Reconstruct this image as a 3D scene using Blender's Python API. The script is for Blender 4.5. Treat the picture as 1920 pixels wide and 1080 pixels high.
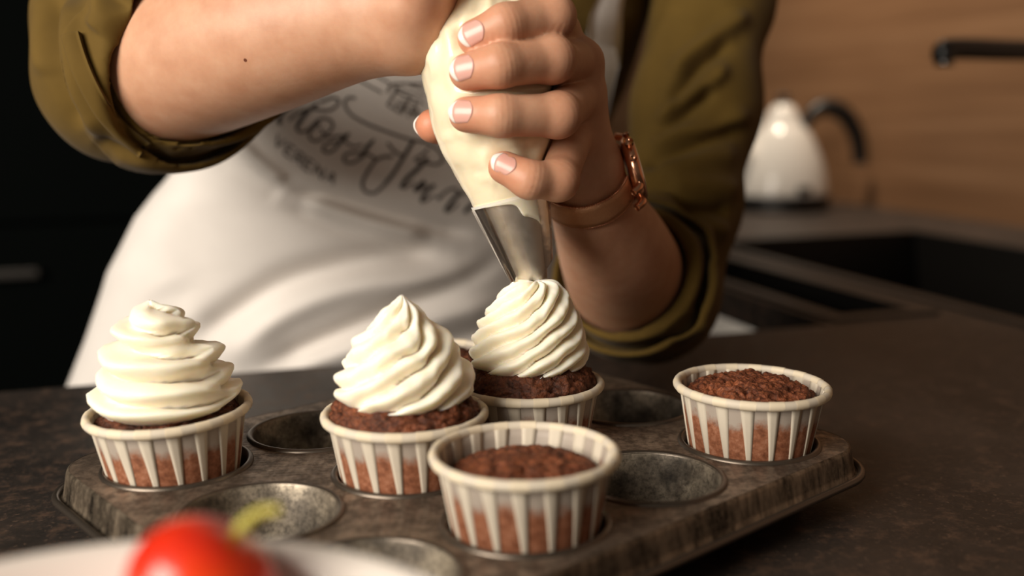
import bpy, bmesh, math, random
import numpy as np
from mathutils import Vector, Matrix, noise
from mathutils.bvhtree import BVHTree

for _o in list(bpy.data.objects):
    bpy.data.objects.remove(_o)
SC = bpy.context.scene
COL = SC.collection
PI = math.pi

# ------------------------------------------------------------------ camera
FPX = 1938.1                       # focal length in pixels of a 1920 wide frame
PITCH, ROLL = 0.1724, -0.0104
CAM = np.array([0.02151, -0.4914, 0.16839])
_cp, _sp = math.cos(PITCH), math.sin(PITCH)
_f = np.array([0, _cp, -_sp]); _r = np.array([1.0, 0, 0]); _u = np.cross(_r, _f)
_cr, _sr = math.cos(ROLL), math.sin(ROLL)
RIGHT, UP, FWD = _cr * _r + _sr * _u, -_sr * _r + _cr * _u, _f
cam_d = bpy.data.cameras.new('camera')
cam_d.sensor_width = 36.0
cam_d.lens = FPX / 1920 * 36.0
cam_d.clip_start = 0.01
cam_d.dof.use_dof = True
cam_d.dof.focus_distance = 0.515
cam_d.dof.aperture_fstop = 3.2
cam_o = bpy.data.objects.new('camera', cam_d)
COL.objects.link(cam_o)
_m = Matrix.Identity(4)
for _k in range(3):
    _m[_k][0], _m[_k][1], _m[_k][2], _m[_k][3] = RIGHT[_k], UP[_k], -FWD[_k], CAM[_k]
cam_o.matrix_world = _m
SC.camera = cam_o

# ------------------------------------------------------------------ light and exposure
SC.view_settings.view_transform = 'Standard'
SC.view_settings.look = 'None'
SC.view_settings.gamma = 1.0
SC.view_settings.use_curve_mapping = False
SC.view_settings.exposure = 0.0
world = bpy.data.worlds.new('world'); SC.world = world
world.use_nodes = True
_bg = world.node_tree.nodes['Background']
_bg.inputs[0].default_value = (1.0, 0.80, 0.62, 1)
_bg.inputs[1].default_value = 0.085


def area(name, loc, aim, size, power, col, sy=None):
    d = bpy.data.lights.new(name, 'AREA')
    d.energy = power; d.color = col
    d.shape = 'RECTANGLE'; d.size = size; d.size_y = sy or size
    o = bpy.data.objects.new(name, d); COL.objects.link(o)
    o.location = loc
    o.rotation_euler = (Vector(aim) - Vector(loc)).to_track_quat('-Z', 'Y').to_euler()
    return o


area('window_light', (-0.98, -1.02, 0.70), (0.0, 0.05, 0.08), 0.95, 43, (1.0, 0.908, 0.795), 0.95)
# added fill spot, brightens the oak wall and kettle; no known lamp hangs here
_sd = bpy.data.lights.new('wall_fill_spot', 'SPOT')
_sd.energy = 95; _sd.color = (1.0, 0.84, 0.66); _sd.spot_size = math.radians(78); _sd.spot_blend = 1.0; _sd.shadow_soft_size = 0.06
_so = bpy.data.objects.new('wall_fill_spot', _sd); COL.objects.link(_so)
_so.location = (0.318, 1.376, 1.50)
_so.rotation_euler = (Vector((0.74, 1.42, 0.22)) - Vector(_so.location)).to_track_quat('-Z', 'Y').to_euler()


# ------------------------------------------------------------------ helpers
def P(x, y, d):
    """photograph pixel (1920 frame) at depth d along the view axis -> point in the room"""
    return CAM + d * (FWD + RIGHT * ((x - 960) / FPX) + UP * ((540 - y) / FPX))


def PZ(x, y, z):
    r = FWD + RIGHT * ((x - 960) / FPX) + UP * ((540 - y) / FPX)
    return CAM + r * ((z - CAM[2]) / r[2])


def to_px(pts):
    q = np.asarray(pts, float) - CAM
    z = q @ FWD
    return np.stack([960 + FPX * (q @ RIGHT) / z, 540 - FPX * (q @ UP) / z, z], -1)


def nrm(v):
    v = np.asarray(v, float)
    return v / np.linalg.norm(v)


def mesh_obj(name, verts, faces, mat=None, parent=None, smooth=True):
    me = bpy.data.meshes.new(name)
    if isinstance(verts, np.ndarray):
        verts = verts.tolist()
    if isinstance(faces, np.ndarray):
        faces = faces.tolist()
    me.from_pydata(verts, [], faces)
    if smooth:
        me.polygons.foreach_set('use_smooth', [True] * len(me.polygons))
    me.update()
    o = bpy.data.objects.new(name, me)
    COL.objects.link(o)
    if mat is not None:
        for m in (mat if isinstance(mat, (list, tuple)) else [mat]):
            me.materials.append(m)
    if parent is not None:
        o.parent = parent
        o.matrix_parent_inverse = Matrix.Identity(4)
    return o


def reparent_keep(o, parent):
    """parent an object whose mesh is in room coordinates"""
    o.parent = parent
    o.matrix_parent_inverse = parent.matrix_world.inverted() if False else Matrix.Translation(-parent.location)


def empty(name, loc, label, cat, group=None):
    o = bpy.data.objects.new(name, None)
    COL.objects.link(o)
    o.location = loc
    o.empty_display_size = 0.02
    o['label'] = label; o['category'] = cat
    if group:
        o['group'] = group
    return o


def tag(o, label, cat, group=None):
    o['label'] = label; o['category'] = cat
    if group:
        o['group'] = group
    return o


def struct(o):
    o['kind'] = 'structure'
    return o


def grid_faces(nu, nv, cu=False, cv=False):
    """faces of a grid whose vertex (i, j) has index i*nv + j"""
    F = []
    for i in range(nu if cu else nu - 1):
        for j in range(nv if cv else nv - 1):
            a = i * nv + j; b = ((i + 1) % nu) * nv + j
            c = ((i + 1) % nu) * nv + (j + 1) % nv; d = i * nv + (j + 1) % nv
            F.append((a, b, c, d))
    return F


def revolve(profile, n=64, cap0=False, cap1=False):
    """profile [(r, z)] around z; faces outward for a profile that runs upwards on the outside"""
    V = []; m = len(profile)
    for i in range(n):
        a = 2 * PI * i / n
        for r, z in profile:
            V.append((r * math.cos(a), r * math.sin(a), z))
    F = grid_faces(n, m, cu=True)
    if cap0:
        F.append(tuple(i * m for i in reversed(range(n))))
    if cap1:
        F.append(tuple(i * m + m - 1 for i in range(n)))
    return V, F


def frames(path):
    path = np.asarray(path, float)
    T = np.gradient(path, axis=0)
    T /= np.linalg.norm(T, axis=1)[:, None] + 1e-12
    N = np.zeros_like(T)
    ref = np.array([0, 0, 1.0]) if abs(T[0][2]) < 0.9 else np.array([1.0, 0, 0])
    n = nrm(ref - T[0] * (ref @ T[0]))
    for i in range(len(path)):
        n = n - T[i] * (n @ T[i]); n = n / (np.linalg.norm(n) + 1e-12)
        N[i] = n
    B = np.cross(T, N)
    return T, N, B


def tube(path, radius, n=12, closed=False, cap=True, flat=1.0):
    path = np.asarray(path, float)
    m = len(path)
    rad = np.full(m, radius) if np.isscalar(radius) else np.asarray(radius, float)
    T, N, B = frames(path)
    a = np.linspace(0, 2 * PI, n, endpoint=False)
    V = path[:, None, :] + rad[:, None, None] * (np.cos(a)[None, :, None] * N[:, None, :] + flat * np.sin(a)[None, :, None] * B[:, None, :])
    V = V.reshape(-1, 3)
    F = grid_faces(m, n, cu=closed, cv=True)
    if cap and not closed:
        F.append(tuple(reversed(range(n))))
        F.append(tuple((m - 1) * n + k for k in range(n)))
    return V.tolist(), F


def box(x0, x1, y0, y1, z0, z1):
    V = [(x, y, z) for x in (x0, x1) for y in (y0, y1) for z in (z0, z1)]
    F = [(0, 1, 3, 2), (4, 6, 7, 5), (0, 4, 5, 1), (2, 3, 7, 6), (0, 2, 6, 4), (1, 5, 7, 3)]
    return V, F


def join(*vf):
    V = []; F = []
    for v, f in vf:
        k = len(V)
        V += [tuple(p) for p in v]
        F += [tuple(i + k for i in q) for q in f]
    return V, F


def bevel(o, w, seg=2, ang=0.6):
    m = o.modifiers.new('bevel', 'BEVEL'); m.width = w; m.segments = seg; m.limit_method = 'ANGLE'; m.angle_limit = ang
    return o


def catmull(pts, n=8, closed=False):
    p = np.asarray(pts, float)
    if closed:
        p = np.vstack([p[-1], p, p[0], p[1]])
    else:
        p = np.vstack([2 * p[0] - p[1], p, 2 * p[-1] - p[-2]])
    out = []
    for i in range(1, len(p) - 2):
        for k in range(n):
            t = k / n
            a, b, c, d = p[i - 1], p[i], p[i + 1], p[i + 2]
            out.append(0.5 * (2 * b + (c - a) * t + (2 * a - 5 * b + 4 * c - d) * t * t + (3 * b - a - 3 * c + d) * t ** 3))
    if not closed:
        out.append(p[-2])
    return np.array(out)


def fbm(p, octv=4, seed=0.0):
    v = Vector((p[0] + seed, p[1] - seed * 0.7, p[2] + seed * 1.3))
    return noise.fractal(v, 1.0, 2.0, octv, noise_basis='PERLIN_ORIGINAL')


# ------------------------------------------------------------------ materials
class Mat:
    def __init__(s, name):
        s.m = bpy.data.materials.new(name); s.m.use_nodes = True
        s.nt = s.m.node_tree; s.N = s.nt.nodes; s.L = s.nt.links
        s.b = s.N['Principled BSDF']; s.out = s.N['Material Output']
        s.tc = s.N.new('ShaderNodeTexCoord')

    def set(s, **k):
        al = dict(color='Base Color', rough='Roughness', metal='Metallic', sss='Subsurface Weight', sssr='Subsurface Radius', ssss='Subsurface Scale',
                  coat='Coat Weight', coatr='Coat Roughness', spec='Specular IOR Level', trans='Transmission Weight', ior='IOR', sheen='Sheen Weight',
                  sheenr='Sheen Roughness', alpha='Alpha', emit='Emission Color', emits='Emission Strength')
        for a, v in k.items():
            i = s.b.inputs[al[a]]
            if isinstance(v, (tuple, list)) and len(v) == 3 and i.type == 'RGBA':
                v = (*v, 1)
            i.default_value = v
        return s

    def node(s, t, **k):
        n = s.N.new('ShaderNode' + t)
        for a, v in k.items():
            if hasattr(n, a):
                setattr(n, a, v)
        return n

    def tex(s, kind, scale=1.0, coord='Object', sc=(1, 1, 1), rot=(0, 0, 0), loc=(0, 0, 0), **k):
        mp = s.node('Mapping'); mp.inputs['Scale'].default_value = sc; mp.inputs['Rotation'].default_value = rot; mp.inputs['Location'].default_value = loc
        s.L.new(s.tc.outputs[coord], mp.inputs['Vector'])
        n = s.N.new('ShaderNodeTex' + kind)
        for a, v in k.items():
            if hasattr(n, a):
                setattr(n, a, v)
            elif a in n.inputs:
                n.inputs[a].default_value = v
        if 'Scale' in n.inputs:
            n.inputs['Scale'].default_value = scale
        s.L.new(mp.outputs[0], n.inputs['Vector'])
        return n

    def ramp(s, src, stops, interp='LINEAR'):
        r = s.node('ValToRGB'); r.color_ramp.interpolation = interp
        e = r.color_ramp.elements
        while len(e) < len(stops):
            e.new(0.5)
        for x, (p, c) in zip(e, stops):
            x.position = p
            x.color = (*c, 1) if isinstance(c, (tuple, list)) else (c, c, c, 1)
        s.L.new(src, r.inputs[0])
        return r.outputs[0]

    def mix(s, fac, a, b, mode='MIX'):
        n = s.node('Mix'); n.data_type = 'RGBA'; n.blend_type = mode
        for i, v in ((0, fac), (6, a), (7, b)):
            if isinstance(v, (int, float)):
                n.inputs[i].default_value = v if i == 0 else (v, v, v, 1)
            elif isinstance(v, (tuple, list)):
                n.inputs[i].default_value = (*v, 1)
            else:
                s.L.new(v, n.inputs[i])
        return n.outputs[2]

    def math(s, op, a, b=0.0, c=None):
        n = s.node('Math'); n.operation = op
        for i, v in enumerate((a, b) if c is None else (a, b, c)):
            if isinstance(v, (int, float)):
                n.inputs[i].default_value = v
            else:
                s.L.new(v, n.inputs[i])
        return n.outputs[0]

    def color(s, sock):
        s.L.new(sock, s.b.inputs['Base Color']); return s

    def rough(s, sock):
        s.L.new(sock, s.b.inputs['Roughness']); return s

    def bump(s, sock, strength=0.3, dist=0.001):
        n = s.node('Bump'); n.inputs['Strength'].default_value = strength; n.inputs['Distance'].default_value = dist
        s.L.new(sock, n.inputs['Height'])
        if s.b.inputs['Normal'].links:
            s.L.new(s.b.inputs['Normal'].links[0].from_socket, n.inputs['Normal'])
        s.L.new(n.outputs[0], s.b.inputs['Normal'])
        return s


def simple(name, color, rough=0.5, **k):
    return Mat(name).set(color=color, rough=rough, **k).m
# ------------------------------------------------------------------ materials of the setting
ZC = -0.0300                       # height of the worktop (the tin's top plate is z = 0)
KO = np.array([0.313, 0.434]); KA = math.atan2(0.292, 0.956)


def mat_counter():
    s = Mat('dark stone worktop')
    n1 = s.tex('Noise', 9.0, Detail=8, Roughness=0.65)
    n2 = s.tex('Noise', 70.0, Detail=8, Roughness=0.75)
    n3 = s.tex('Noise', 330.0, Detail=3, Roughness=0.6)
    base = s.ramp(n1.outputs[0], [(0.35, (0.010, 0.008, 0.007)), (0.52, (0.022, 0.017, 0.014)), (0.70, (0.045, 0.032, 0.025))])
    rust = s.ramp(n2.outputs[0], [(0.50, 0.0), (0.68, 1.0)])
    c = s.mix(s.math('MULTIPLY', rust, 0.85), base, (0.100, 0.056, 0.034))
    sp = s.ramp(n3.outputs[0], [(0.60, 0.0), (0.72, 1.0)])
    c = s.mix(s.math('MULTIPLY', sp, 0.45), c, (0.17, 0.105, 0.07))
    s.color(c)
    s.rough(s.ramp(n2.outputs[0], [(0.3, 0.42), (0.7, 0.62)]))
    s.bump(n2.outputs[0], 0.35, 0.0012).bump(n3.outputs[0], 0.2, 0.0004)
    s.set(spec=0.45)
    return s.m


def mat_woodwall():
    s = Mat('oak laminate')
    w = s.tex('Noise', 3.0, sc=(1, 0.25, 6.0), Detail=6, Roughness=0.6, Distortion=0.4)
    g = s.tex('Noise', 20.0, sc=(1, 0.12, 7.0), Detail=4)
    c = s.ramp(w.outputs[0], [(0.30, (0.17, 0.082, 0.038)), (0.5, (0.27, 0.140, 0.068)), (0.7, (0.36, 0.20, 0.105))])
    c = s.mix(0.25, c, s.ramp(g.outputs[0], [(0.4, (0.16, 0.078, 0.036)), (0.6, (0.38, 0.21, 0.11))]))
    s.color(c).set(rough=0.5)
    return s.m


M_counter = mat_counter()
M_wood = mat_woodwall()
M_blackcab = simple('dark green black lacquer', (0.0010, 0.0018, 0.0015), 0.8, spec=0.05)
M_blackmetal = simple('matt black metal', (0.006, 0.006, 0.006), 0.35)
M_sink = simple('black composite', (0.008, 0.007, 0.006), 0.5)
M_whitecab = simple('white lacquer front', (0.85, 0.80, 0.73), 0.5)
M_floor = simple('dark floor', (0.05, 0.038, 0.03), 0.6)
M_wall = simple('dark wall paint', (0.03, 0.028, 0.026), 0.8)


def kitchen(name, V, F, mat, smooth=False):
    """a mesh given in the kitchen frame (x along the island edge, y away from the camera)"""
    o = mesh_obj(name, V, F, mat, smooth=smooth)
    o.location = (KO[0], KO[1], 0)
    o.rotation_euler = (0, 0, KA)
    return o


# floor and walls
ZF = ZC - 0.90
struct(kitchen('floor', *box(-3.0, 0.79, -2.2, 2.7, ZF - 0.05, ZF), M_floor))
wr = struct(kitchen('wall_right', *box(0.73, 0.79, -2.2, 2.7, ZF, 1.6), M_wood))
struct(kitchen('wall_back', *box(-3.0, 0.79, 2.7, 2.76, ZF, 1.6), M_wall))

# the L-shaped worktop: the island the tin stands on, and the sink run along the oak wall
TH = 0.032
b1 = (0.022, 0.115, 0.02, 0.50)         # narrow dark recess, added to stand in for a dark reflection in the worktop
b2 = (0.165, 0.53, -0.06, 0.56)        # large basin


def slab_with_holes(xs, ys, keep, z0, z1):
    V = []; F = []; idx = {}

    def v(i, j, k):
        if (i, j, k) not in idx:
            idx[(i, j, k)] = len(V); V.append((xs[i], ys[j], z1 if k else z0))
        return idx[(i, j, k)]
    nx, ny = len(xs) - 1, len(ys) - 1
    kk = lambda i, j: 0 <= i < nx and 0 <= j < ny and keep((xs[i] + xs[i + 1]) / 2, (ys[j] + ys[j + 1]) / 2)
    for i in range(nx):
        for j in range(ny):
            if not kk(i, j):
                continue
            F.append((v(i, j, 1), v(i + 1, j, 1), v(i + 1, j + 1, 1), v(i, j + 1, 1)))
            F.append((v(i, j, 0), v(i, j + 1, 0), v(i + 1, j + 1, 0), v(i + 1, j, 0)))
            if not kk(i - 1, j): F.append((v(i, j, 0), v(i, j, 1), v(i, j + 1, 1), v(i, j + 1, 0)))
            if not kk(i + 1, j): F.append((v(i + 1, j, 0), v(i + 1, j + 1, 0), v(i + 1, j + 1, 1), v(i + 1, j, 1)))
            if not kk(i, j - 1): F.append((v(i, j, 0), v(i + 1, j, 0), v(i + 1, j, 1), v(i, j, 1)))
            if not kk(i, j + 1): F.append((v(i, j + 1, 0), v(i, j + 1, 1), v(i + 1, j + 1, 1), v(i + 1, j + 1, 0)))
    return V, F


def keep_top(x, y):
    if y > 0 and x < 0: return False
    for h in (b1, b2):
        if h[0] < x < h[1] and h[2] < y < h[3]: return False
    return True


xs = [-2.2, 0, b1[0], b1[1], b2[0], b2[1], 0.728]
ys = sorted([-1.5, 0, b1[2], b1[3], b2[2], b2[3], 2.0])
wt = kitchen('worktop', *slab_with_holes(xs, ys, keep_top, ZC - TH, ZC), M_counter)
tag(wt, 'dark brown-black stone worktop the muffin tin stands on', 'worktop')
isl = kitchen('island_cabinet', *box(-2.15, 0.20, -1.2, -0.08, ZF, ZC - TH), M_blackcab)
tag(isl, 'dark cabinet block carrying the stone worktop', 'cabinet')
sc_ = kitchen('sink_cabinet', *box(0.025, 0.725, 0.0, 1.98, ZF + 0.1, ZC - TH - 0.24), M_whitecab)
fr = kitchen('front_panel', *box(0.003, 0.017, 0.02, 1.98, ZF + 0.1, ZC - TH), M_whitecab)
fr.parent = sc_; fr.matrix_parent_inverse = Matrix.Identity(4); fr.location = (0, 0, 0); fr.rotation_euler = (0, 0, 0)
tag(sc_, 'white cabinet front showing below the sink worktop', 'cabinet')


def basin(nm, h, dep, label):
    x0, x1, y0, y1 = h; t = 0.006
    g = 0.0015
    V, F = slab_with_holes([x0 - 0.012, x0 + g + t, x1 - g - t, x1 + 0.012], [y0 - 0.012, y0 + g + t, y1 - g - t, y1 + 0.012],
                           lambda x, y: not (x0 + t < x < x1 - t and y0 + t < y < y1 - t), ZC + 0.0002, ZC + 0.003)
    a = slab_with_holes([x0 + g, x0 + g + t, x1 - g - t, x1 - g], [y0 + g, y0 + g + t, y1 - g - t, y1 - g],
                        lambda x, y: not (x0 + t + g < x < x1 - t - g and y0 + t + g < y < y1 - t - g), ZC - dep, ZC + 0.0002)
    b = box(x0 + g, x1 - g, y0 + g, y1 - g, ZC - dep - t, ZC - dep)
    root = kitchen(nm, *join(a, b), M_sink)
    rim = kitchen('rim', V, F, M_sink); bevel(rim, 0.001)
    rim.parent = root; rim.location = (0, 0, 0); rim.rotation_euler = (0, 0, 0)
    cx, cy = (x0 + x1) / 2, (y0 + y1) / 2
    dV, dF = revolve([(0.0, ZC - dep + 0.002), (0.018, ZC - dep + 0.003), (0.022, ZC - dep + 0.0005)], 24)
    dr = mesh_obj('drain', [(x + cx, y + cy, z) for x, y, z in dV], dF, M_blackmetal, root)
    tag(root, label, 'sink')


basin('sink_basin', b2, 0.20, 'large black rectangular sink basin in front of the oak wall')
basin('reflection_recess', b1, 0.12, 'narrow black recess added for the dark reflection in the worktop beside the large sink basin')

# tall dark cabinets behind the person on the left
cab = kitchen('tall_cabinet', *box(-2.4, -0.42, 1.02, 1.6, ZF, 1.55), M_blackcab)
tag(cab, 'tall black-green kitchen cabinet behind the person', 'cabinet')


def cab_child(nm, V, F, m):
    o = mesh_obj(nm, V, F, m, cab, smooth=False)
    return o


for k, x0 in enumerate((-2.39, -1.79, -1.19)):
    x1 = x0 + 0.595
    d_ = bevel(cab_child('door', *box(x0 + 0.003, x1 - 0.003, 1.0, 1.019, ZF + 0.1, ZC + 0.02), M_blackcab), 0.002)
    d2 = bevel(cab_child('door', *box(x0 + 0.003, x1 - 0.003, 1.0, 1.019, ZC + 0.028, 1.54), M_blackcab), 0.002)
d3 = bevel(cab_child('door', *box(-0.592, -0.425, 1.0, 1.019, ZF + 0.1, 1.54), M_blackcab), 0.002)
M_handle = simple('dark brushed handle', (0.05, 0.045, 0.04), 0.4, metal=0.8)


_hw = P(16, 541, 1.50) - np.array([KO[0], KO[1], 0])
_hx = _hw[0] * math.cos(KA) + _hw[1] * math.sin(KA)
V_, F_ = box(_hx - 0.16, _hx + 0.022, 0.972, 0.984, _hw[2] - 0.007, _hw[2] + 0.007)
V2_, F2_ = box(_hx - 0.15, _hx - 0.14, 0.984, 1.0, _hw[2] - 0.005, _hw[2] + 0.005)
V3_, F3_ = box(_hx - 0.002, _hx + 0.008, 0.984, 1.0, _hw[2] - 0.005, _hw[2] + 0.005)
bevel(cab_child('handle', *join((V_, F_), (V2_, F2_), (V3_, F3_)), M_handle), 0.002)


# wall-mounted spout and kettle
def spout():
    root = empty('wall_spout', P(1990, 92, 1.16), 'black wall-mounted water spout high on the oak wall', 'tap')
    base = np.array(root.location)
    a = P(1772, 92, 1.10); b = P(2040, 96, 1.20)
    pth = catmull([a + np.array([0, 0, -0.012]), a + np.array([0.004, 0.002, 0.0]), a * 0.6 + b * 0.4, b], 6)
    V, F = tube(np.array(pth) - base, 0.0115, 16)
    mesh_obj('spout_arm', V, F, M_blackmetal, root)
    V, F = tube(np.array([a + np.array([0.0, 0, -0.009]), a + np.array([0, 0, -0.018])]) - base, 0.0095, 16)
    mesh_obj('aerator', V, F, simple('dark chrome', (0.22, 0.21, 0.20), 0.25, metal=1.0), root)
    d = nrm(b - a)
    V, F = tube(np.array([b, b + d * 0.012]) - base, 0.028, 24)
    mesh_obj('wall_flange', V, F, M_blackmetal, root)


spout()


def kettle():
    c = PZ(1462, 392, ZC)
    root = empty('kettle', c, 'white electric kettle with black handle standing by the oak wall', 'kettle')
    root.rotation_euler = (0, 0, 0.22)
    M_k = simple('white enamel', (0.80, 0.77, 0.72), 0.22, coat=0.4)
    M_steel = simple('kettle steel', (0.75, 0.73, 0.7), 0.18, metal=1.0)
    M_blk = simple('black plastic', (0.007, 0.007, 0.007), 0.4)
    V, F = revolve([(0.0, 0.0), (0.092, 0.0), (0.094, 0.006), (0.092, 0.014), (0.0, 0.016)], 48)
    mesh_obj('power_base', V, F, M_blk, root)
    prof = [(0.0, 0.018), (0.088, 0.018), (0.091, 0.024), (0.0895, 0.040), (0.083, 0.070), (0.074, 0.100), (0.063, 0.125), (0.055, 0.140), (0.051, 0.146)]
    V, F = revolve(prof, 56)
    mesh_obj('body', V, F, M_k, root)
    V, F = revolve([(0.0, 0.0165), (0.0925, 0.0165), (0.093, 0.026), (0.0915, 0.030)], 56)
    mesh_obj('bottom_ring', V, F, M_blk, root)
    V, F = revolve([(0.0515, 0.145), (0.050, 0.149), (0.042, 0.154), (0.034, 0.166), (0.026, 0.186), (0.017, 0.198), (0.0, 0.203)], 48)
    mesh_obj('lid', V, F, M_k, root)
    V, F = revolve([(0.0, 0.200), (0.006, 0.200), (0.006, 0.205), (0.012, 0.209), (0.012, 0.215), (0.008, 0.219), (0.0, 0.220)], 24)
    mesh_obj('lid_knob', V, F, M_blk, root)
    # spout to the left, handle to the right
    pth = catmull([(-0.060, -0.004, 0.085), (-0.085, -0.006, 0.115), (-0.096, -0.006, 0.140), (-0.110, -0.007, 0.152)], 6)
    V, F = tube(pth, np.linspace(0.023, 0.011, len(pth)), 20)
    mesh_obj('spout', V, F, M_k, root)
    pth = catmull([(0.040, 0, 0.148), (0.058, 0, 0.178), (0.090, 0, 0.194), (0.130, -0.002, 0.178), (0.157, -0.004, 0.135), (0.166, -0.005, 0.085)], 8)
    V, F = tube(pth, np.concatenate([np.linspace(0.010, 0.018, len(pth) // 2), np.linspace(0.018, 0.014, len(pth) - len(pth) // 2)]), 18)
    mesh_obj('handle', V, F, M_blk, root)
    V, F = box(-0.012, 0.012, -0.096, -0.089, 0.036, 0.050)
    bevel(mesh_obj('water_gauge', V, F, M_blk, root, smooth=False), 0.002)


kettle()

# ------------------------------------------------------------------ the plate with the red fruit in the foreground
def bowl():
    d = 0.300
    far = P(375, 1006, d)
    R = 0.100
    h = far[2] - ZC
    c = np.array([far[0], far[1] - R, ZC])
    root = empty('bowl', c, 'deep off-white bowl in the near left corner', 'bowl')
    M_cer = simple('off-white glazed ceramic', (0.68, 0.63, 0.57), 0.3, coat=0.2)
    k = h / 0.074
    prof = [(0.0, 0.003), (0.045, 0.003), (0.050, 0.006), (0.066, 0.022), (0.083, 0.046), (0.096, 0.068), (0.0995, 0.0735), (0.100, 0.0755), (0.0985, 0.0758), (0.0955, 0.0735), (0.088, 0.064), (0.076, 0.046), (0.060, 0.026), (0.046, 0.013), (0.0, 0.009)]
    V, F = revolve([(r, z * k - 0.0017 * k) if z > 0.004 else (r, z) for r, z in prof], 96)
    mesh_obj('dish', V, F, M_cer, root)
    V, F = revolve([(0.041, 0.0035), (0.042, 0.0), (0.047, 0.0), (0.0490, 0.006)], 72)
    mesh_obj('foot_ring', V, F, M_cer, root)
    return c


bowl_c = bowl()


def fruit(px, py, d, R, seed, label, stem=True):
    c = P(px, py, d)
    s = Mat('red fruit skin')
    n = s.tex('Noise', 28, Detail=3)
    s.color(s.ramp(n.outputs[0], [(0.3, (0.45, 0.008, 0.006)), (0.55, (0.72, 0.035, 0.008)), (0.8, (0.85, 0.12, 0.012))]))
    s.set(rough=0.28, sss=0.25, sssr=(0.5, 0.08, 0.04), ssss=0.006, coat=0.3)
    root = empty('red_fruit', c, label, 'fruit')
    axis = nrm(np.array([0.50, 0.15, 0.72]))
    q = Vector((0, 0, 1)).rotation_difference(Vector(axis))
    V = []; nu, nv = 40, 24
    for i in range(nu):
        for j in range(nv):
            a = 2 * PI * i / nu; t = PI * (j + 0.02) / (nv - 1 + 0.04)
            r = R * (1 + 0.008 * math.cos(3 * a + seed)) * (1.0 + 0.03 * math.sin(t))
            z = math.cos(t); rr = math.sin(t)
            dim = 0.09 * math.exp(-(t / 0.42) ** 2)
            V.append(Vector((r * rr * math.cos(a), r * rr * math.sin(a), r * (z * 0.95 - dim))))
    V = [tuple(q @ v) for v in V]
    mesh_obj('flesh', V, grid_faces(nu, nv, cu=True), s.m, root)
    if stem:
        M_st = simple('green stem', (0.42, 0.36, 0.05), 0.5, sss=0.1)
        top = axis * R * 0.84
        p = [top, top + np.array([0.0025, 0.0, 0.0035]), top + np.array([0.0065, 0.001, 0.0062]), top + np.array([0.0115, 0.001, 0.0068])]
        pth = catmull(p, 6)
        V, F = tube(pth, np.linspace(0.0019, 0.0013, len(pth)), 10)
        mesh_obj('stem', V, F, M_st, root)



_top = fruit(378, 1103, 0.272, 0.0195, 0.4, 'glossy red fruit with short green stem, topmost in the bowl')
fruit(252, 1250, 0.262, 0.0185, 1.4, 'red fruit below and left of the stemmed fruit in the bowl', False)
fruit(470, 1260, 0.248, 0.0185, 2.4, 'red fruit below and right of the stemmed fruit in the bowl', False)
# ------------------------------------------------------------------ muffin tin
TA = 0.7183
PU, PV = 0.0765, 0.08316
TU = np.array([math.cos(TA), math.sin(TA), 0]); TV = np.array([math.sin(TA), -math.cos(TA), 0])


def cup_c(i, j):
    return (i - 1.5) * PU * TU + (j - 1) * PV * TV


def mat_tin(name, well=False):
    s = Mat(name)
    n1 = s.tex('Noise', 26, Detail=6, Roughness=0.65)
    n2 = s.tex('Noise', 150, Detail=5, Roughness=0.7)
    n3 = s.tex('Noise', 520, Detail=3, Roughness=0.6)
    if well:
        c = s.ramp(n1.outputs[0], [(0.32, (0.018, 0.015, 0.012)), (0.46, (0.15, 0.125, 0.096)), (0.62, (0.48, 0.41, 0.31))])
        c = s.mix(s.ramp(n3.outputs[0], [(0.46, 0.0), (0.64, 0.5)]), c, (0.020, 0.017, 0.013))
    else:
        c = s.ramp(n1.outputs[0], [(0.30, (0.090, 0.066, 0.049)), (0.50, (0.22, 0.165, 0.122)), (0.72, (0.40, 0.305, 0.225))])
        c = s.mix(s.ramp(n2.outputs[0], [(0.42, 0.0), (0.58, 0.8)]), c, (0.060, 0.043, 0.031))
        c = s.mix(s.ramp(n3.outputs[0], [(0.55, 0.0), (0.70, 0.35)]), c, (0.30, 0.23, 0.165))
    s.color(c)
    s.rough(s.ramp(n2.outputs[0], [(0.3, 0.36), (0.7, 0.58)]))
    s.set(metal=0.55)
    if not well:
        # embossed criss-cross of fine ribs
        w1 = s.tex('Wave', 95, rot=(0, 0, 0.0), Distortion=0.4, Detail=1)
        w2 = s.tex('Wave', 95, rot=(0, 0, 1.45), Distortion=0.4, Detail=1)
        s.bump(w1.outputs[0], 0.13, 0.0005).bump(w2.outputs[0], 0.13, 0.0005).bump(n3.outputs[0], 0.35, 0.0005)
    s.bump(n2.outputs[0], 0.25, 0.0007)
    return s.m


def mat_skirt():
    s = Mat('ribbed worn tin side')
    n1 = s.tex('Noise', 130, sc=(1, 1, 0.14), Detail=5, Roughness=0.7)
    n2 = s.tex('Noise', 300, Detail=4, Roughness=0.7)
    c = s.ramp(n1.outputs[0], [(0.34, (0.030, 0.024, 0.018)), (0.50, (0.15, 0.118, 0.085)), (0.68, (0.34, 0.27, 0.195))])
    c = s.mix(s.ramp(n2.outputs[0], [(0.50, 0.0), (0.64, 0.5)]), c, (0.25, 0.2, 0.14))
    s.color(c).rough(s.ramp(n2.outputs[0], [(0.3, 0.32), (0.7, 0.55)])).set(metal=0.75)
    s.bump(n2.outputs[0], 0.2, 0.0005)
    return s.m


M_tin = mat_tin('worn bronze tin plate')
M_well = mat_tin('worn grey tin cup', True)
M_skirt = mat_skirt()
M_bead = simple('dark rolled tin edge', (0.12, 0.098, 0.078), 0.34, metal=0.8)


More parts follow.
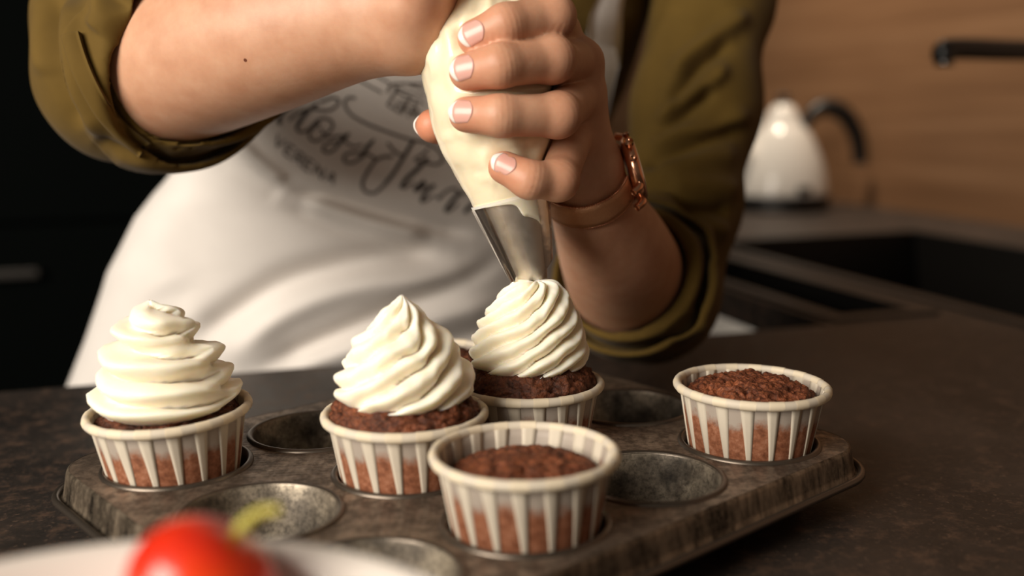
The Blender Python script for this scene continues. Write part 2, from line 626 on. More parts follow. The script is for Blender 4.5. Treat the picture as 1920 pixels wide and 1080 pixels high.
def tin():
    root = empty('muffin_tin', (0, 0, ZC), 'worn bronze twelve-cup muffin tin holding the cupcakes', 'muffin tin')
    RH = 0.0345
    n = 48
    # local frame: u, v -> metres
    def W(u, v, z):
        p = (u - 1.5) * PU * TU + (v - 1) * PV * TV
        return (p[0], p[1], z - ZC)
    V = []; F = []; key = {}
    ou0, ou1, ov0, ov1 = (-0.56 - 1.5) * PU, (3.57 - 1.5) * PU, (-0.57 - 1) * PV, (2.50 - 1) * PV
    rc = 0.026

    def clamp_rr(x, y):
        cx = min(max(x, ou0 + rc), ou1 - rc); cy = min(max(y, ov0 + rc), ov1 - rc)
        dx, dy = x - cx, y - cy; d = math.hypot(dx, dy)
        if d > rc - 0.0002:
            x, y = cx + dx / d * (rc - 0.0002), cy + dy / d * (rc - 0.0002)
        return x, y

    def vid(x, y, z):
        x, y = clamp_rr(x, y)
        k = (round(x * 1e5), round(y * 1e5), round(z * 1e5))
        if k not in key:
            key[k] = len(V)
            p = x * TU + y * TV
            V.append((p[0], p[1], z - ZC))
        return key[k]
    hu, hv = PU / 2, PV / 2
    for i in range(4):
        for j in range(3):
            cx, cy = (i - 1.5) * PU, (j - 1) * PV
            ring = []; sq = []; mid = []
            for k in range(n):
                a = 2 * PI * (k + 0.5) / n
                c_, s_ = math.cos(a), math.sin(a)
                ring.append((cx + RH * c_, cy + RH * s_))
                m = min(hu / abs(c_) if abs(c_) > 1e-9 else 9, hv / abs(s_) if abs(s_) > 1e-9 else 9)
                sq.append([cx + m * c_, cy + m * s_])
            # corners
            for k in range(n):
                k2 = (k + 1) % n
                a, b = sq[k], sq[k2]
                q = [vid(*ring[k], 0), vid(*a, 0)]
                if abs(a[0] - b[0]) > 1e-6 and abs(a[1] - b[1]) > 1e-6:
                    cxx = cx + math.copysign(hu, a[0] - cx + b[0] - cx); cyy = cy + math.copysign(hv, a[1] - cy + b[1] - cy)
                    q.append(vid(cxx, cyy, 0))
                q += [vid(*b, 0), vid(*ring[k2], 0)]
                F.append(tuple(reversed(q)))
    # border to a rounded outline, then the skirt
    X0, X1 = -2 * PU, 2 * PU; Y0, Y1 = -1.5 * PV, 1.5 * PV
    def rr(e, z, nseg=14):
        """rounded rectangle grown by e, even steps along each side"""
        pts = []
        x0, x1, y0, y1, r = ou0 - e, ou1 + e, ov0 - e, ov1 + e, rc + e
        for (cx, cy, a0, ax, ay, bx, by, L) in ((x1 - r, y0 + r, -PI / 2, 0, 0, 0, 1, y1 - y0 - 2 * r), (x1 - r, y1 - r, 0, 0, 0, -1, 0, x1 - x0 - 2 * r),
                                               (x0 + r, y1 - r, PI / 2, 0, 0, 0, -1, y1 - y0 - 2 * r), (x0 + r, y0 + r, PI, 0, 0, 1, 0, x1 - x0 - 2 * r)):
            for k in range(nseg):
                a = a0 + PI / 2 * k / nseg
                pts.append((cx + r * math.cos(a), cy + r * math.sin(a), z))
            ex, ey = cx + r * math.cos(a0 + PI / 2), cy + r * math.sin(a0 + PI / 2)
            for k in range(60):
                t = k / 60
                pts.append((ex + bx * L * t, ey + by * L * t, z))
        return pts
    outer = rr(0, 0)
    plate = (V, F)
    # border strip: connect outer outline to the nearest point of the grid rectangle (slightly below, so the plate reads as one sheet)
    B = []; BF = []
    m = len(outer)
    for (x, y, z) in outer:
        xi, yi = min(max(x, X0), X1), min(max(y, Y0), Y1)
        xi, yi = clamp_rr(xi, yi)
        if math.hypot(xi - x, yi - y) < 0.001:
            xi, yi = x * 0.985, y * 0.985
        for (a, b) in ((xi * 0.999, yi * 0.999), (x, y)):
            p = a * TU + b * TV
            B.append((p[0], p[1], -0.0001 - ZC))
    for k in range(m):
        k2 = (k + 1) % m
        BF.append((2 * k, 2 * k + 1, 2 * k2 + 1, 2 * k2))
    V2, F2 = join(plate, (B, BF))
    bm = bmesh.new()
    me = bpy.data.meshes.new('plate')
    me.from_pydata(V2, [], F2)
    bm.from_mesh(me); bmesh.ops.recalc_face_normals(bm, faces=bm.faces)
    for f in bm.faces:
        if f.normal.z < 0: f.normal_flip()
        f.smooth = True
    bm.to_mesh(me); bm.free()
    me.materials.append(M_tin)
    o = bpy.data.objects.new('top_plate', me); COL.objects.link(o); o.parent = root
    # skirt with fine vertical ribs
    rows = [(0.0, 0.0000), (0.0009, -0.0006), (0.0014, -0.0018), (0.0022, -0.0060), (0.0029, -0.0100), (0.0036, -0.0132), (0.0060, -0.0136)]
    SV = []
    for ri, (e, z) in enumerate(rows):
        for k, (x, y, zz) in enumerate(rr(e + (0.00022 * (k % 2 if False else 0)), z)):
            p = x * TU + y * TV
            SV.append((p[0], p[1], z - ZC))
    mm = len(outer)
    SF = []
    for r_ in range(len(rows) - 1):
        for k in range(mm):
            k2 = (k + 1) % mm
            SF.append((r_ * mm + k, (r_ + 1) * mm + k, (r_ + 1) * mm + k2, r_ * mm + k2))
    mesh_obj('side_skirt', SV, SF, M_skirt, root)
    # rolled wire edge
    e2 = [x * TU + y * TV + np.array([0, 0, -0.0134 - ZC]) for x, y, z in rr(0.0068, 0)]
    V3, F3 = tube(e2, 0.0019, 10, closed=True)
    mesh_obj('rolled_edge', V3, F3, M_bead, root)
    # cups
    wprof = [(0.0, ZC + 0.0004), (0.0255, ZC + 0.0004), (0.0268, ZC + 0.0016), (0.0290, -0.0180), (0.0312, -0.0070), (0.0322, -0.0020), (0.0326, 0.0000), (0.0329, 0.0008), (0.0336, 0.0013), (0.0346, 0.0013), (0.0354, 0.0008), (0.0357, -0.0001)]
    wv, wf = revolve([(r, z) for r, z in wprof], 64)
    bprof = [(0.0327, 0.0003), (0.0330, 0.0010), (0.0337, 0.00155), (0.0346, 0.00155), (0.0355, 0.0010), (0.0359, 0.0001)]
    bv, bf = revolve(bprof, 64)
    wm = bm_ = None
    for i in range(4):
        for j in range(3):
            c = cup_c(i, j)
            if wm is None:
                w = mesh_obj('cup', wv, wf, M_well, root); wm = w.data
                b = mesh_obj('cup_bead', bv, bf, M_bead, w); bm_ = b.data
            else:
                w = bpy.data.objects.new('cup', wm); COL.objects.link(w); w.parent = root
                b = bpy.data.objects.new('cup_bead', bm_); COL.objects.link(b); b.parent = w
            w.location = (c[0], c[1], -ZC)
            w.rotation_euler = (0, 0, 1.3 * i + 2.1 * j)


tin()

# ------------------------------------------------------------------ cupcakes
def mat_cake(name, dark):
    s = Mat(name)
    n1 = s.tex('Noise', 90, Detail=6, Roughness=0.7)
    n2 = s.tex('Noise', 420, Detail=4, Roughness=0.7)
    v = s.tex('Voronoi', 260, feature='DISTANCE_TO_EDGE')
    k = dark
    c = s.ramp(n1.outputs[0], [(0.34, (0.030 * k, 0.007 * k, 0.003 * k)), (0.50, (0.120 * k, 0.032 * k, 0.012 * k)), (0.68, (0.25 * k, 0.075 * k, 0.028 * k))])
    c = s.mix(s.ramp(n2.outputs[0], [(0.45, 0.0), (0.70, 0.55)]), c, (0.27 * k, 0.090 * k, 0.036 * k))
    c = s.mix(s.ramp(v.outputs[0], [(0.0, 0.55), (0.12, 0.0)]), c, (0.012, 0.004, 0.002))
    s.color(c).set(rough=0.62, spec=0.35)
    s.bump(n1.outputs[0], 0.6, 0.0020).bump(n2.outputs[0], 0.9, 0.0012).bump(v.outputs[0], 0.45, 0.0010)
    return s.m


def mat_liner_wall():
    """thin greaseproof paper, soaked brown where the crumb sticks to it"""
    s = Mat('greaseproof paper')
    sep = s.node('SeparateXYZ'); s.L.new(s.tc.outputs['Object'], sep.inputs[0])
    n = s.tex('Noise', 120, Detail=6, Roughness=0.75)
    nb = s.tex('Noise', 35, Detail=2)
    h = s.math('ADD', s.math('MULTIPLY', s.math('SUBTRACT', n.outputs[0], 0.5), 0.016), s.math('MULTIPLY', s.math('SUBTRACT', nb.outputs[0], 0.5), 0.012))
    lev = s.math('ADD', sep.outputs[2], h)
    soak = s.ramp(s.math('MULTIPLY_ADD', lev, -190.0, 4.0), [(0.0, 0.0), (1.0, 1.0)])
    ns = s.tex('Noise', 330, Detail=5, Roughness=0.75)
    br = s.ramp(ns.outputs[0], [(0.30, (0.115, 0.036, 0.016)), (0.50, (0.25, 0.090, 0.042)), (0.72, (0.40, 0.19, 0.115))])
    c = s.mix(soak, (0.36, 0.305, 0.255), br)
    s.color(c).set(rough=0.55, sss=0.0)
    return s.m


def mat_paper(name, c):
    s = Mat(name)
    n = s.tex('Noise', 200, Detail=4)
    s.color(s.mix(s.ramp(n.outputs[0], [(0.3, 0.0), (0.7, 0.5)]), c, tuple(x * 0.90 for x in c)))
    s.set(rough=0.6)
    # a little light passes through the paper
    tr = s.node('BsdfTranslucent'); tr.inputs[0].default_value = (*c, 1)
    mx = s.node('MixShader'); mx.inputs[0].default_value = 0.22
    s.L.new(s.b.outputs[0], mx.inputs[1]); s.L.new(tr.outputs[0], mx.inputs[2]); s.L.new(mx.outputs[0], s.out.inputs[0])
    return s.m


def mat_cream(name):
    s = Mat(name)
    n = s.tex('Noise', 240, Detail=4, Roughness=0.6)
    s.set(color=(0.95, 0.872, 0.715), rough=0.5, sss=0.65, sssr=(1.0, 0.75, 0.40), ssss=0.0048, spec=0.35)
    s.bump(n.outputs[0], 0.12, 0.0005)
    return s.m


M_cake = mat_cake('chocolate sponge', 1.0)
M_cake2 = mat_cake('darker chocolate sponge', 0.72)
M_wallp = mat_liner_wall()
M_pleat = mat_paper('cream paper pleat', (0.76, 0.68, 0.55))
M_rim = mat_paper('cream paper rim', (0.88, 0.77, 0.58))
M_rim2 = mat_paper('thin paper rim', (0.78, 0.70, 0.57))
M_cream = mat_cream('whipped cream')

NP_ = 18
R0L, R1L, Z0L, Z1L = 0.0262, 0.0358, -0.0262, 0.0290


def rl(z):
    return R0L + (R1L - R0L) * (z - Z0L) / (Z1L - Z0L)


def liner(root, rotz, seed):
    # wall: a gently scalloped cone, with thickness and a floor
    nz = 14; n = NP_ * 6
    V = []
    for side in (0, 1):
        for i in range(n):
            a = 2 * PI * i / n
            fr = (a / (2 * PI) * NP_) % 1.0
            for k in range(nz):
                z = Z0L + (Z1L - Z0L) * k / (nz - 1)
                r = rl(z) - 0.00016 * (1 - math.cos(2 * PI * fr)) - 0.0003 * side
                V.append((r * math.cos(a), r * math.sin(a), z))
    Fo = grid_faces(n, nz, cu=True)
    Fi = [tuple(n * nz + q for q in reversed(f)) for f in grid_faces(n, nz, cu=True)]
    F = Fo + Fi
    F.append(tuple(i * nz for i in reversed(range(n))))
    for i in range(n):
        i2 = (i + 1) % n
        F.append((i * nz + nz - 1, i2 * nz + nz - 1, n * nz + i2 * nz + nz - 1, n * nz + i * nz + nz - 1))
    wall = mesh_obj('paper_liner', V, F, M_wallp, root)
    wall.rotation_euler = (0, 0, rotz)
    # pleats: folded triangles of doubled paper, outside and inside
    p = 2 * PI / NP_
    pm = None
    for k in range(NP_):
        if pm is None:
            V = []
            nzz = 10; na = 4
            for off in (0.00042, -0.00042):
                for q in range(nzz):
                    t = q / (nzz - 1)
                    z = Z0L + 0.012 + (Z1L - Z0L - 0.012) * t
                    w0 = 0.44 * (1 - t) - 0.04 * t
                    w1 = 0.50
                    for m in range(na):
                        a = p * (w0 + (w1 - w0) * m / (na - 1))
                        r = rl(z) + off - (0.0003 if off < 0 else 0) - 0.00016 * (1 - math.cos(2 * PI * (a / p)))
                        V.append((r * math.cos(a), r * math.sin(a), z))
            F = []
            for s_ in (0, 1):
                f = grid_faces(nzz, na)
                F += [tuple(s_ * nzz * na + i for i in (reversed(q) if s_ == 0 else q)) for q in f]
            for q in range(nzz - 1):
                for m, sg in ((0, 1), (na - 1, -1)):
                    a, b = q * na + m, (q + 1) * na + m
                    c, d = nzz * na + b, nzz * na + a
                    F.append((a, b, c, d) if sg > 0 else (d, c, b, a))
            o = mesh_obj('pleat', V, F, M_pleat, wall); pm = o.data
        else:
            o = bpy.data.objects.new('pleat', pm); COL.objects.link(o); o.parent = wall
        o.rotation_euler = (0, 0, k * p)
    # rolled rim: one tapered roll per pleat, each tucked under the next
    V = []; F = []; mats = []
    rng = random.Random(seed)
    nt = 14
    for k in range(NP_):
        for half in (0, 1):
            a0 = p * (k + 0.5 * half); a1 = p * (k + 0.5 * half + 0.5) + 0.05 * p
            base = len(V)
            dz = rng.uniform(-0.00006, 0.00006); rs = 1.0 + (0.035 if half == 0 else -0.01) + rng.uniform(-0.012, 0.012)
            for s_, (a, tr) in enumerate(((a0, 0.00208 * rs), ((a0 + a1) / 2, 0.00204 * rs), (a1, 0.00200 * rs))):
                for m in range(nt):
                    b = 2 * PI * m / nt
                    r = R1L + 0.0013 + tr * math.cos(b)
                    z = Z1L + 0.0002 + dz + tr * 1.12 * math.sin(b)
                    V.append((r * math.cos(a), r * math.sin(a), z))
            for s_ in range(2):
                for m in range(nt):
                    m2 = (m + 1) % nt
                    F.append((base + s_ * nt + m, base + s_ * nt + m2, base + (s_ + 1) * nt + m2, base + (s_ + 1) * nt + m)); mats.append(half)
    rim = mesh_obj('rolled_rim', V, [tuple(reversed(f)) for f in F], [M_rim, M_rim2], wall)
    rim.data.polygons.foreach_set('material_index', mats)


def cake(root, top, dome, seed, mat, rough=1.0, overflow=0.0):
    """sponge: side inside the liner, domed cracked top"""
    nr, na = 64, 190
    V = []
    re = rl(top) - 0.0009 + overflow
    prof = []
    for k in range(8):
        z = Z0L + 0.0008 + (top - Z0L - 0.001) * k / 8
        prof.append((rl(z) - 0.0009, z))
    for k in range(nr):
        t = k / (nr - 1)
        ang = t * PI / 2
        r = re * math.cos(ang) ** 0.75 if t < 1 else 0.0
        z = top + dome * math.sin(ang) ** 0.9
        prof.append((r, z))
    m = len(prof)
    for i in range(na):
        a = 2 * PI * i / na
        for k, (r, z) in enumerate(prof):
            x, y = r * math.cos(a), r * math.sin(a)
            if k >= 8:
                w = min(1.0, (k - 8) / 5 + 0.25)
                q = (x * 60, y * 60, z * 60)
                f = fbm(q, 3, seed)
                g = fbm((x * 190, y * 190, z * 190), 3, seed + 4)
                h = fbm((x * 430, y * 430, z * 430), 2, seed + 9)
                crack = -max(0.0, 0.16 - abs(fbm((x * 85, y * 85, z * 85), 2, seed + 2))) / 0.16
                dr = w * rough * (0.0012 * f + 0.0013 * g + 0.0009 * h + 0.0019 * crack)
                nv = nrm((x, y, 0.012)) if r > 1e-5 else np.array([0, 0, 1.0])
                up = min(1.0, (k - 8) / (nr * 0.5))
                x += nv[0] * dr * (1 - 0.6 * up); y += nv[1] * dr * (1 - 0.6 * up); z += dr * (0.35 + 0.65 * up)
                ov = math.hypot(x, y)
                if overflow <= 0 and ov > rl(z) - 0.0006:
                    s_ = (rl(z) - 0.0006) / ov; x *= s_; y *= s_
            V.append((x, y, z))
    F = grid_faces(na, m, cu=True)
    F.append(tuple(i * m for i in reversed(range(na))))
    mesh_obj('sponge', V, F, mat, root)


def swirl(root, z0, H, R, r0, turns, a0, twist, lobes=7, depth=0.30, peak=(0, 0), pw=0.85, seed=0.0, core=True, tip=True, zq=0.9, rshr=0.42, wob=0.05):
    """cream piped through a star nozzle: a ridged rope wound up into a cone"""
    ns = int(turns * 74); na = lobes * 10
    V = []
    rings = []
    for k in range(ns + 1):
        s = k / ns
        a = a0 + 2 * PI * turns * s
        rr_ = max(0.0, (R - r0) * (1 - s) ** pw)
        rope = r0 * (1 - rshr * s)
        z = z0 + rope * 0.72 + (H - r0 * 0.9) * s ** zq
        if tip and s > 0.80:
            e = (s - 0.80) / 0.20
            rope *= (1 - e) ** 0.75
            z += 0.010 * e * e * (H / 0.05)
        if s < 0.05:
            rope *= math.sqrt(max(0.02, s / 0.05)) * 0.5 + 0.5
        px = peak[0] * s * s; py = peak[1] * s * s
        rings.append((np.array([rr_ * math.cos(a) + px, rr_ * math.sin(a) + py, z]), max(rope, 0.0002), a, s))
    path = np.array([r[0] for r in rings])
    T = np.gradient(path, axis=0); T /= np.linalg.norm(T, axis=1)[:, None] + 1e-12
    for (c, rope, a, s), t in zip(rings, T):
        out = np.array([math.cos(a), math.sin(a), 0.0]); out = nrm(out - t * (out @ t))
        b = np.cross(t, out)
        for q in range(na):
            ph = 2 * PI * q / na
            w = ph * lobes / 2 + twist * s * PI * turns
            g = abs(math.cos(w))
            rad = rope * (1 - depth + depth * g ** 0.62)
            p0 = c + out * (rad * math.cos(ph)) + b * (rad * math.sin(ph) * 0.92)
            f = fbm(p0 * 95, 2, seed) * wob + fbm(p0 * 330, 2, seed + 3) * wob * 0.45
            V.append(c + out * (rad * (1 + f) * math.cos(ph)) + b * (rad * (1 + f) * math.sin(ph) * 0.92))
    m = ns + 1
    F = [tuple(reversed(f)) for f in grid_faces(m, na, cv=True)]
    F.append(tuple(range(na))); F.append(tuple((m - 1) * na + k for k in reversed(range(na))))
    o = mesh_obj('cream_swirl', np.array(V), F, M_cream, root)
    if core:
        prof = [(0.0, z0 - 0.002)] + [((R - r0 * 0.9) * (1 - t) ** 0.8 + 0.0005, z0 - 0.002 + (H * 0.82) * t) for t in np.linspace(0, 1, 10)] + [(0.0, z0 + H * 0.82)]
        cv, cf = revolve(prof, 40)
        cv = [(x + peak[0] * ((z - z0) / H) ** 2, y + peak[1] * ((z - z0) / H) ** 2, z) for x, y, z in cv]
        mesh_obj('cream_core', cv, cf, M_cream, root)
    return o


def star_cone(root, z0, prof, n, c, amp, seed, phase=0.0, lean=(0, 0), irr=0.55, cut=None, pw=0.55):
    """piped cream whose ridges climb around a cone; prof = [(height, radius)] in metres"""
    pr_ = catmull([(h, r, 0) for h, r in prof], 14)[:, :2]
    na = n * 14
    V = []
    H = prof[-1][0]
    for (h, r) in pr_:
        for k in range(na):
            a = 2 * PI * k / na
            nz = fbm((math.cos(a) * 1.6, math.sin(a) * 1.6, h * 55), 2, seed)
            w = (n * (a - h / c) + phase) / 2 + irr * nz
            if cut is not None:
                w += cut[1] * (1 / (1 + math.exp(-((a - cut[0] - 4.0 * h) / 0.035))) - a / (2 * PI))
            g = abs(math.cos(w)) ** pw
            lr = min(1.0, r / 0.020)
            fade = max(0.0, min(1.0, r / 0.006))
            d = amp * (0.35 + 0.65 * lr) * fade * (g - 0.62) * (1 + 0.35 * fbm((math.cos(a) * 2.5, math.sin(a) * 2.5, h * 90), 2, seed + 5))
            rr_ = max(0.0, r + d)
            zz = h + 0.45 * d
            q = fbm((rr_ * math.cos(a) * 330, rr_ * math.sin(a) * 330, h * 330), 2, seed + 8) * 0.00022
            e = (h / H) ** 2
            V.append(((rr_ + q) * math.cos(a) + lean[0] * e, (rr_ + q) * math.sin(a) + lean[1] * e, z0 + zz))
    m = len(pr_)
    F = [tuple(reversed(f)) for f in grid_faces(m, na, cv=True)]
    F = [tuple(reversed(f)) for f in F] if False else F
    F.append(tuple(range(na))); F.append(tuple((m - 1) * na + k for k in reversed(range(na))))
    o = mesh_obj('cream_swirl', V, F, M_cream, root)
    return o


def cupcake(i, j, label, seed, tilt=(0, 0), dxy=(0, 0), dz=0.0, rotz=0.0):
    c = cup_c(i, j)
    root = empty('cupcake', (c[0] + dxy[0], c[1] + dxy[1], dz), label, 'cupcake', 'chocolate cupcakes in the tin')
    root.rotation_euler = (tilt[0], tilt[1], 0)
    liner(root, rotz, seed)
    return root


M_cake3 = mat_cake('reddish chocolate sponge', 1.3)
k1 = cupcake(0, 0, 'frosted chocolate cupcake at the left corner of the tin, wide ribbons of cream', 1, tilt=(0.02, -0.03), dxy=(-0.0015, 0.0), dz=-0.0015, rotz=0.10)
cake(k1, 0.0230, 0.0105, 1.0, M_cake2)
star_cone(k1, 0.0285, [(0.000, 0.020), (0.002, 0.0275), (0.007, 0.0310), (0.0145, 0.0297), (0.0205, 0.0252), (0.0245, 0.0258), (0.030, 0.0228), (0.0335, 0.0165), (0.036, 0.0158), (0.0405, 0.0162), (0.045, 0.0135), (0.049, 0.0080), (0.052, 0.0040), (0.0545, 0.0007)], 2, -0.0033, 0.0115, 1.0, phase=1.6, irr=0.42, cut=(5.9, 1.6), lean=(-0.003, 0))
k2 = cupcake(1, 1, 'frosted chocolate cupcake with a pointed cream peak in the middle of the tin', 2, rotz=0.05, dz=-0.001, dxy=(-0.0003, -0.0003))
cake(k2, 0.0290, 0.0130, 2.0, M_cake)
star_cone(k2, 0.0345, [(0.000, 0.020), (0.002, 0.0275), (0.007, 0.0303), (0.014, 0.0294), (0.0205, 0.0248), (0.025, 0.0228), (0.030, 0.0203), (0.0345, 0.0150), (0.038, 0.0112), (0.043, 0.0080), (0.047, 0.0040), (0.0510, 0.0006)], 8, 0.0128, 0.0078, 2.0, phase=0.5, irr=0.95)
k3 = cupcake(2, 1, 'chocolate cupcake under the piping nozzle, cream still being piped', 3, rotz=0.22, dz=-0.001, dxy=(0.0007, 0.0006))
cake(k3, 0.0290, 0.0145, 3.0, M_cake2)
star_cone(k3, 0.0360, [(0.000, 0.018), (0.002, 0.0250), (0.007, 0.0282), (0.014, 0.0275), (0.022, 0.0248), (0.029, 0.0218), (0.034, 0.0185), (0.039, 0.0158), (0.043, 0.0125), (0.0460, 0.0085), (0.047, 0.003)], 10, 0.0135, 0.0072, 3.0, phase=0.2, irr=0.85, lean=(0.004, 0))
k4 = cupcake(1, 2, 'bare chocolate cupcake in cream paper liner nearest the camera', 4, rotz=0.02, dz=0.0002)
cake(k4, 0.0170, 0.0100, 4.0, M_cake3, rough=0.55)
k5 = cupcake(3, 2, 'bare chocolate cupcake in cream paper liner at the right corner of the tin', 5, rotz=0.16, tilt=(0.0, 0.02), dz=0.0)
cake(k5, 0.0210, 0.0120, 5.0, M_cake3, rough=0.9)
k6 = cupcake(2, 0, 'bare chocolate cupcake half hidden behind the pointed cream swirl', 6, rotz=0.3, dz=-0.001)
cake(k6, 0.0225, 0.0105, 6.0, M_cake2)
# ------------------------------------------------------------------ smooth implicit shapes (for the person and the clothes)
def cone(p, a, b, ra, rb, flat=None):
    """distance to a tapered round limb; flat = (direction, factor) squeezes its section"""
    a = np.asarray(a, np.float32); b = np.asarray(b, np.float32)
    ab = b - a; pa = p - a
    t = np.clip(pa @ ab / (ab @ ab), 0, 1)
    v = pa - t[:, None] * ab
    if flat is not None:
        n = np.asarray(nrm(flat[0]), np.float32)
        v = v + ((flat[1] - 1.0) * (v @ n))[:, None] * n
    return np.sqrt((v * v).sum(1)) - (ra + (rb - ra) * t)


def smin(a, b, k):
    h = np.clip(0.5 + 0.5 * (b - a) / k, 0, 1)
    return b * (1 - h) + a * h - k * h * (1 - h)


def smax(a, b, k):
    return -smin(-a, -b, k)


def chain(p, pts, rad, k=0.004, flat=None):
    d = None
    for i in range(len(pts) - 1):
        c = cone(p, pts[i], pts[i + 1], rad[i], rad[i + 1], flat)
        d = c if d is None else smin(d, c, k)
    return d


def sdf_mesh(fn, lo, hi, h):
    """surface nets over the zero set of fn; only blocks near the surface are sampled"""
    lo = np.asarray(lo, float); hi = np.asarray(hi, float)
    B = 8
    nb = np.ceil((hi - lo) / (h * B)).astype(int)
    n = nb * B + 1
    D = np.empty(n, np.float32)
    bc = np.stack(np.meshgrid(*[lo[k] + (np.arange(nb[k]) + 0.5) * B * h for k in range(3)], indexing='ij'), -1).reshape(-1, 3).astype(np.float32)
    db = fn(bc).reshape(nb)
    big = np.repeat(np.repeat(np.repeat(db, B, 0), B, 1), B, 2)
    D[:] = 1.0
    D[:-1, :-1, :-1] = big
    D[-1] = 1; D[:, -1] = 1; D[:, :, -1] = 1
    near = np.abs(db) < h * B * 1.15
    near_f = np.zeros(n, bool)
    nf = np.repeat(np.repeat(np.repeat(near, B, 0), B, 1), B, 2)
    near_f[:-1, :-1, :-1] = nf
    near_f[1:, :, :] |= near_f[:-1, :, :]; near_f[:, 1:, :] |= near_f[:, :-1, :]; near_f[:, :, 1:] |= near_f[:, :, :-1]
    I = np.argwhere(near_f)
    pts = (lo + I * h).astype(np.float32)
    out = np.empty(len(pts), np.float32)
    for s in range(0, len(pts), 400000):
        out[s:s + 400000] = fn(pts[s:s + 400000])
    D[near_f] = out
    s = D < 0
    # active cells
    c = np.zeros(tuple(n - 1), np.int8)
    for dx in (0, 1):
        for dy in (0, 1):
            for dz in (0, 1):
                c += s[dx:n[0] - 1 + dx, dy:n[1] - 1 + dy, dz:n[2] - 1 + dz]
    act = (c > 0) & (c < 8)
    A = np.argwhere(act)
    idx = -np.ones(act.shape, np.int64)
    idx[act] = np.arange(len(A))
    acc = np.zeros((len(A), 3)); cnt = np.zeros(len(A))
    cor = [(0, 0, 0), (1, 0, 0), (0, 1, 0), (1, 1, 0), (0, 0, 1), (1, 0, 1), (0, 1, 1), (1, 1, 1)]
    cv = [D[A[:, 0] + q[0], A[:, 1] + q[1], A[:, 2] + q[2]] for q in cor]
    for a in range(8):
        for b in range(a + 1, 8):
            df = np.abs(np.array(cor[a]) - np.array(cor[b]))
            if df.sum() != 1:
                continue
            va, vb = cv[a], cv[b]
            m = (va < 0) != (vb < 0)
            t = np.where(m, va / np.where(m, va - vb, 1), 0)
            pt = np.array(cor[a]) + t[:, None] * (np.array(cor[b]) - np.array(cor[a]))
            acc += pt * m[:, None]; cnt += m
    V = lo + (A + acc / cnt[:, None]) * h
    F = []
    for ax in range(3):
        o = [np.array([0, 0, 0]) for _ in range(4)]
        u, w = (ax + 1) % 3, (ax + 2) % 3
        sl0 = [slice(None)] * 3; sl1 = [slice(None)] * 3
        sl0[ax] = slice(0, -1); sl1[ax] = slice(1, None)
        s0 = s[tuple(sl0)]; s1 = s[tuple(sl1)]
        E = np.argwhere(s0 != s1)
        ok = (E[:, u] > 0) & (E[:, w] > 0) & (E[:, u] < n[u] - 1) & (E[:, w] < n[w] - 1)
        E = E[ok]
        sg = s0[E[:, 0], E[:, 1], E[:, 2]]

        def g(du, dw):
            q = E.copy(); q[:, u] += du; q[:, w] += dw
            return idx[q[:, 0], q[:, 1], q[:, 2]]
        quad = np.stack([g(-1, -1), g(0, -1), g(0, 0), g(-1, 0)], 1)
        quad[~sg] = quad[~sg][:, ::-1]
        F.append(quad)
    F = np.concatenate(F)
    F = F[(F >= 0).all(1)]
    return V, F


def relax(V, F, it=2, lam=0.5):
    n = len(V)
    e = np.concatenate([F[:, [0, 1]], F[:, [1, 2]], F[:, [2, 3]], F[:, [3, 0]]])
    e = np.concatenate([e, e[:, ::-1]])
    deg = np.bincount(e[:, 0], minlength=n).astype(float)
    for _ in range(it):
        s = np.stack([np.bincount(e[:, 0], weights=V[e[:, 1], k], minlength=n) for k in range(3)], 1)
        V = V + lam * (s / deg[:, None] - V)
    return V


def vnormals(V, F):
    N = np.zeros_like(V)
    fn = np.cross(V[F[:, 2]] - V[F[:, 0]], V[F[:, 3]] - V[F[:, 1]])
    for k in range(4):
        for a in range(3):
            N[:, a] += np.bincount(F[:, k], weights=fn[:, a], minlength=len(V))
    return N / (np.linalg.norm(N, axis=1)[:, None] + 1e-12)


def polyline_dist(xy, line):
    """distance of points to a polyline, and the parameter along it (0..1)"""
    line = np.asarray(line, float)
    seg = np.linalg.norm(np.diff(line, axis=0), axis=1); tot = seg.sum(); run = np.concatenate([[0], np.cumsum(seg)])
    best = np.full(len(xy), 1e9); par = np.zeros(len(xy)); side = np.zeros(len(xy))
    for i in range(len(line) - 1):
        a, b = line[i], line[i + 1]; ab = b - a
        t = np.clip(((xy - a) @ ab) / (ab @ ab), 0, 1)
        v = xy - (a + t[:, None] * ab)
        d = np.sqrt((v * v).sum(1))
        m = d < best
        best[m] = d[m]; par[m] = (run[i] + t[m] * seg[i]) / tot
        side[m] = np.sign(ab[0] * v[m, 1] - ab[1] * v[m, 0])
    return best, par, side


def fold_field(xy, folds):
    """sum of soft cloth ridges (+) and valleys (-) laid along lines: (line, height, width[, sharp side])"""
    h = np.zeros(len(xy))
    for f in folds:
        line, amp, w = f[0], f[1], f[2]
        L = catmull(line, 6) if len(line) > 2 else np.asarray(line, float)
        d, t, sd = polyline_dist(xy, L)
        end = np.clip(np.minimum(t, 1 - t) / 0.18, 0, 1); end = end * end * (3 - 2 * end)
        ww = w * np.where(sd > 0, 1.0, f[3] if len(f) > 3 else 1.0)
        h += amp * np.exp(-(d / ww) ** 2) * (0.12 + 0.88 * end)
    return h


# ------------------------------------------------------------------ the piping bag's axis (needed by the hands)
BAG = [  # centre x, y (photograph pixels), depth, radius in pixels
    (915, -90, 0.512, 26), (912, -55, 0.513, 40), (914, -20, 0.515, 62), (914, 20, 0.517, 84), (912, 60, 0.519, 108), (911, 100, 0.5205, 124), (914, 150, 0.522, 121),
    (918, 205, 0.5235, 114), (928, 257, 0.525, 103), (943, 315, 0.527, 87), (958, 376, 0.529, 71)]
BAG_C = np.array([P(x, y, d) for x, y, d, r in BAG]); BAG_R = np.array([r * d / FPX for x, y, d, r in BAG])


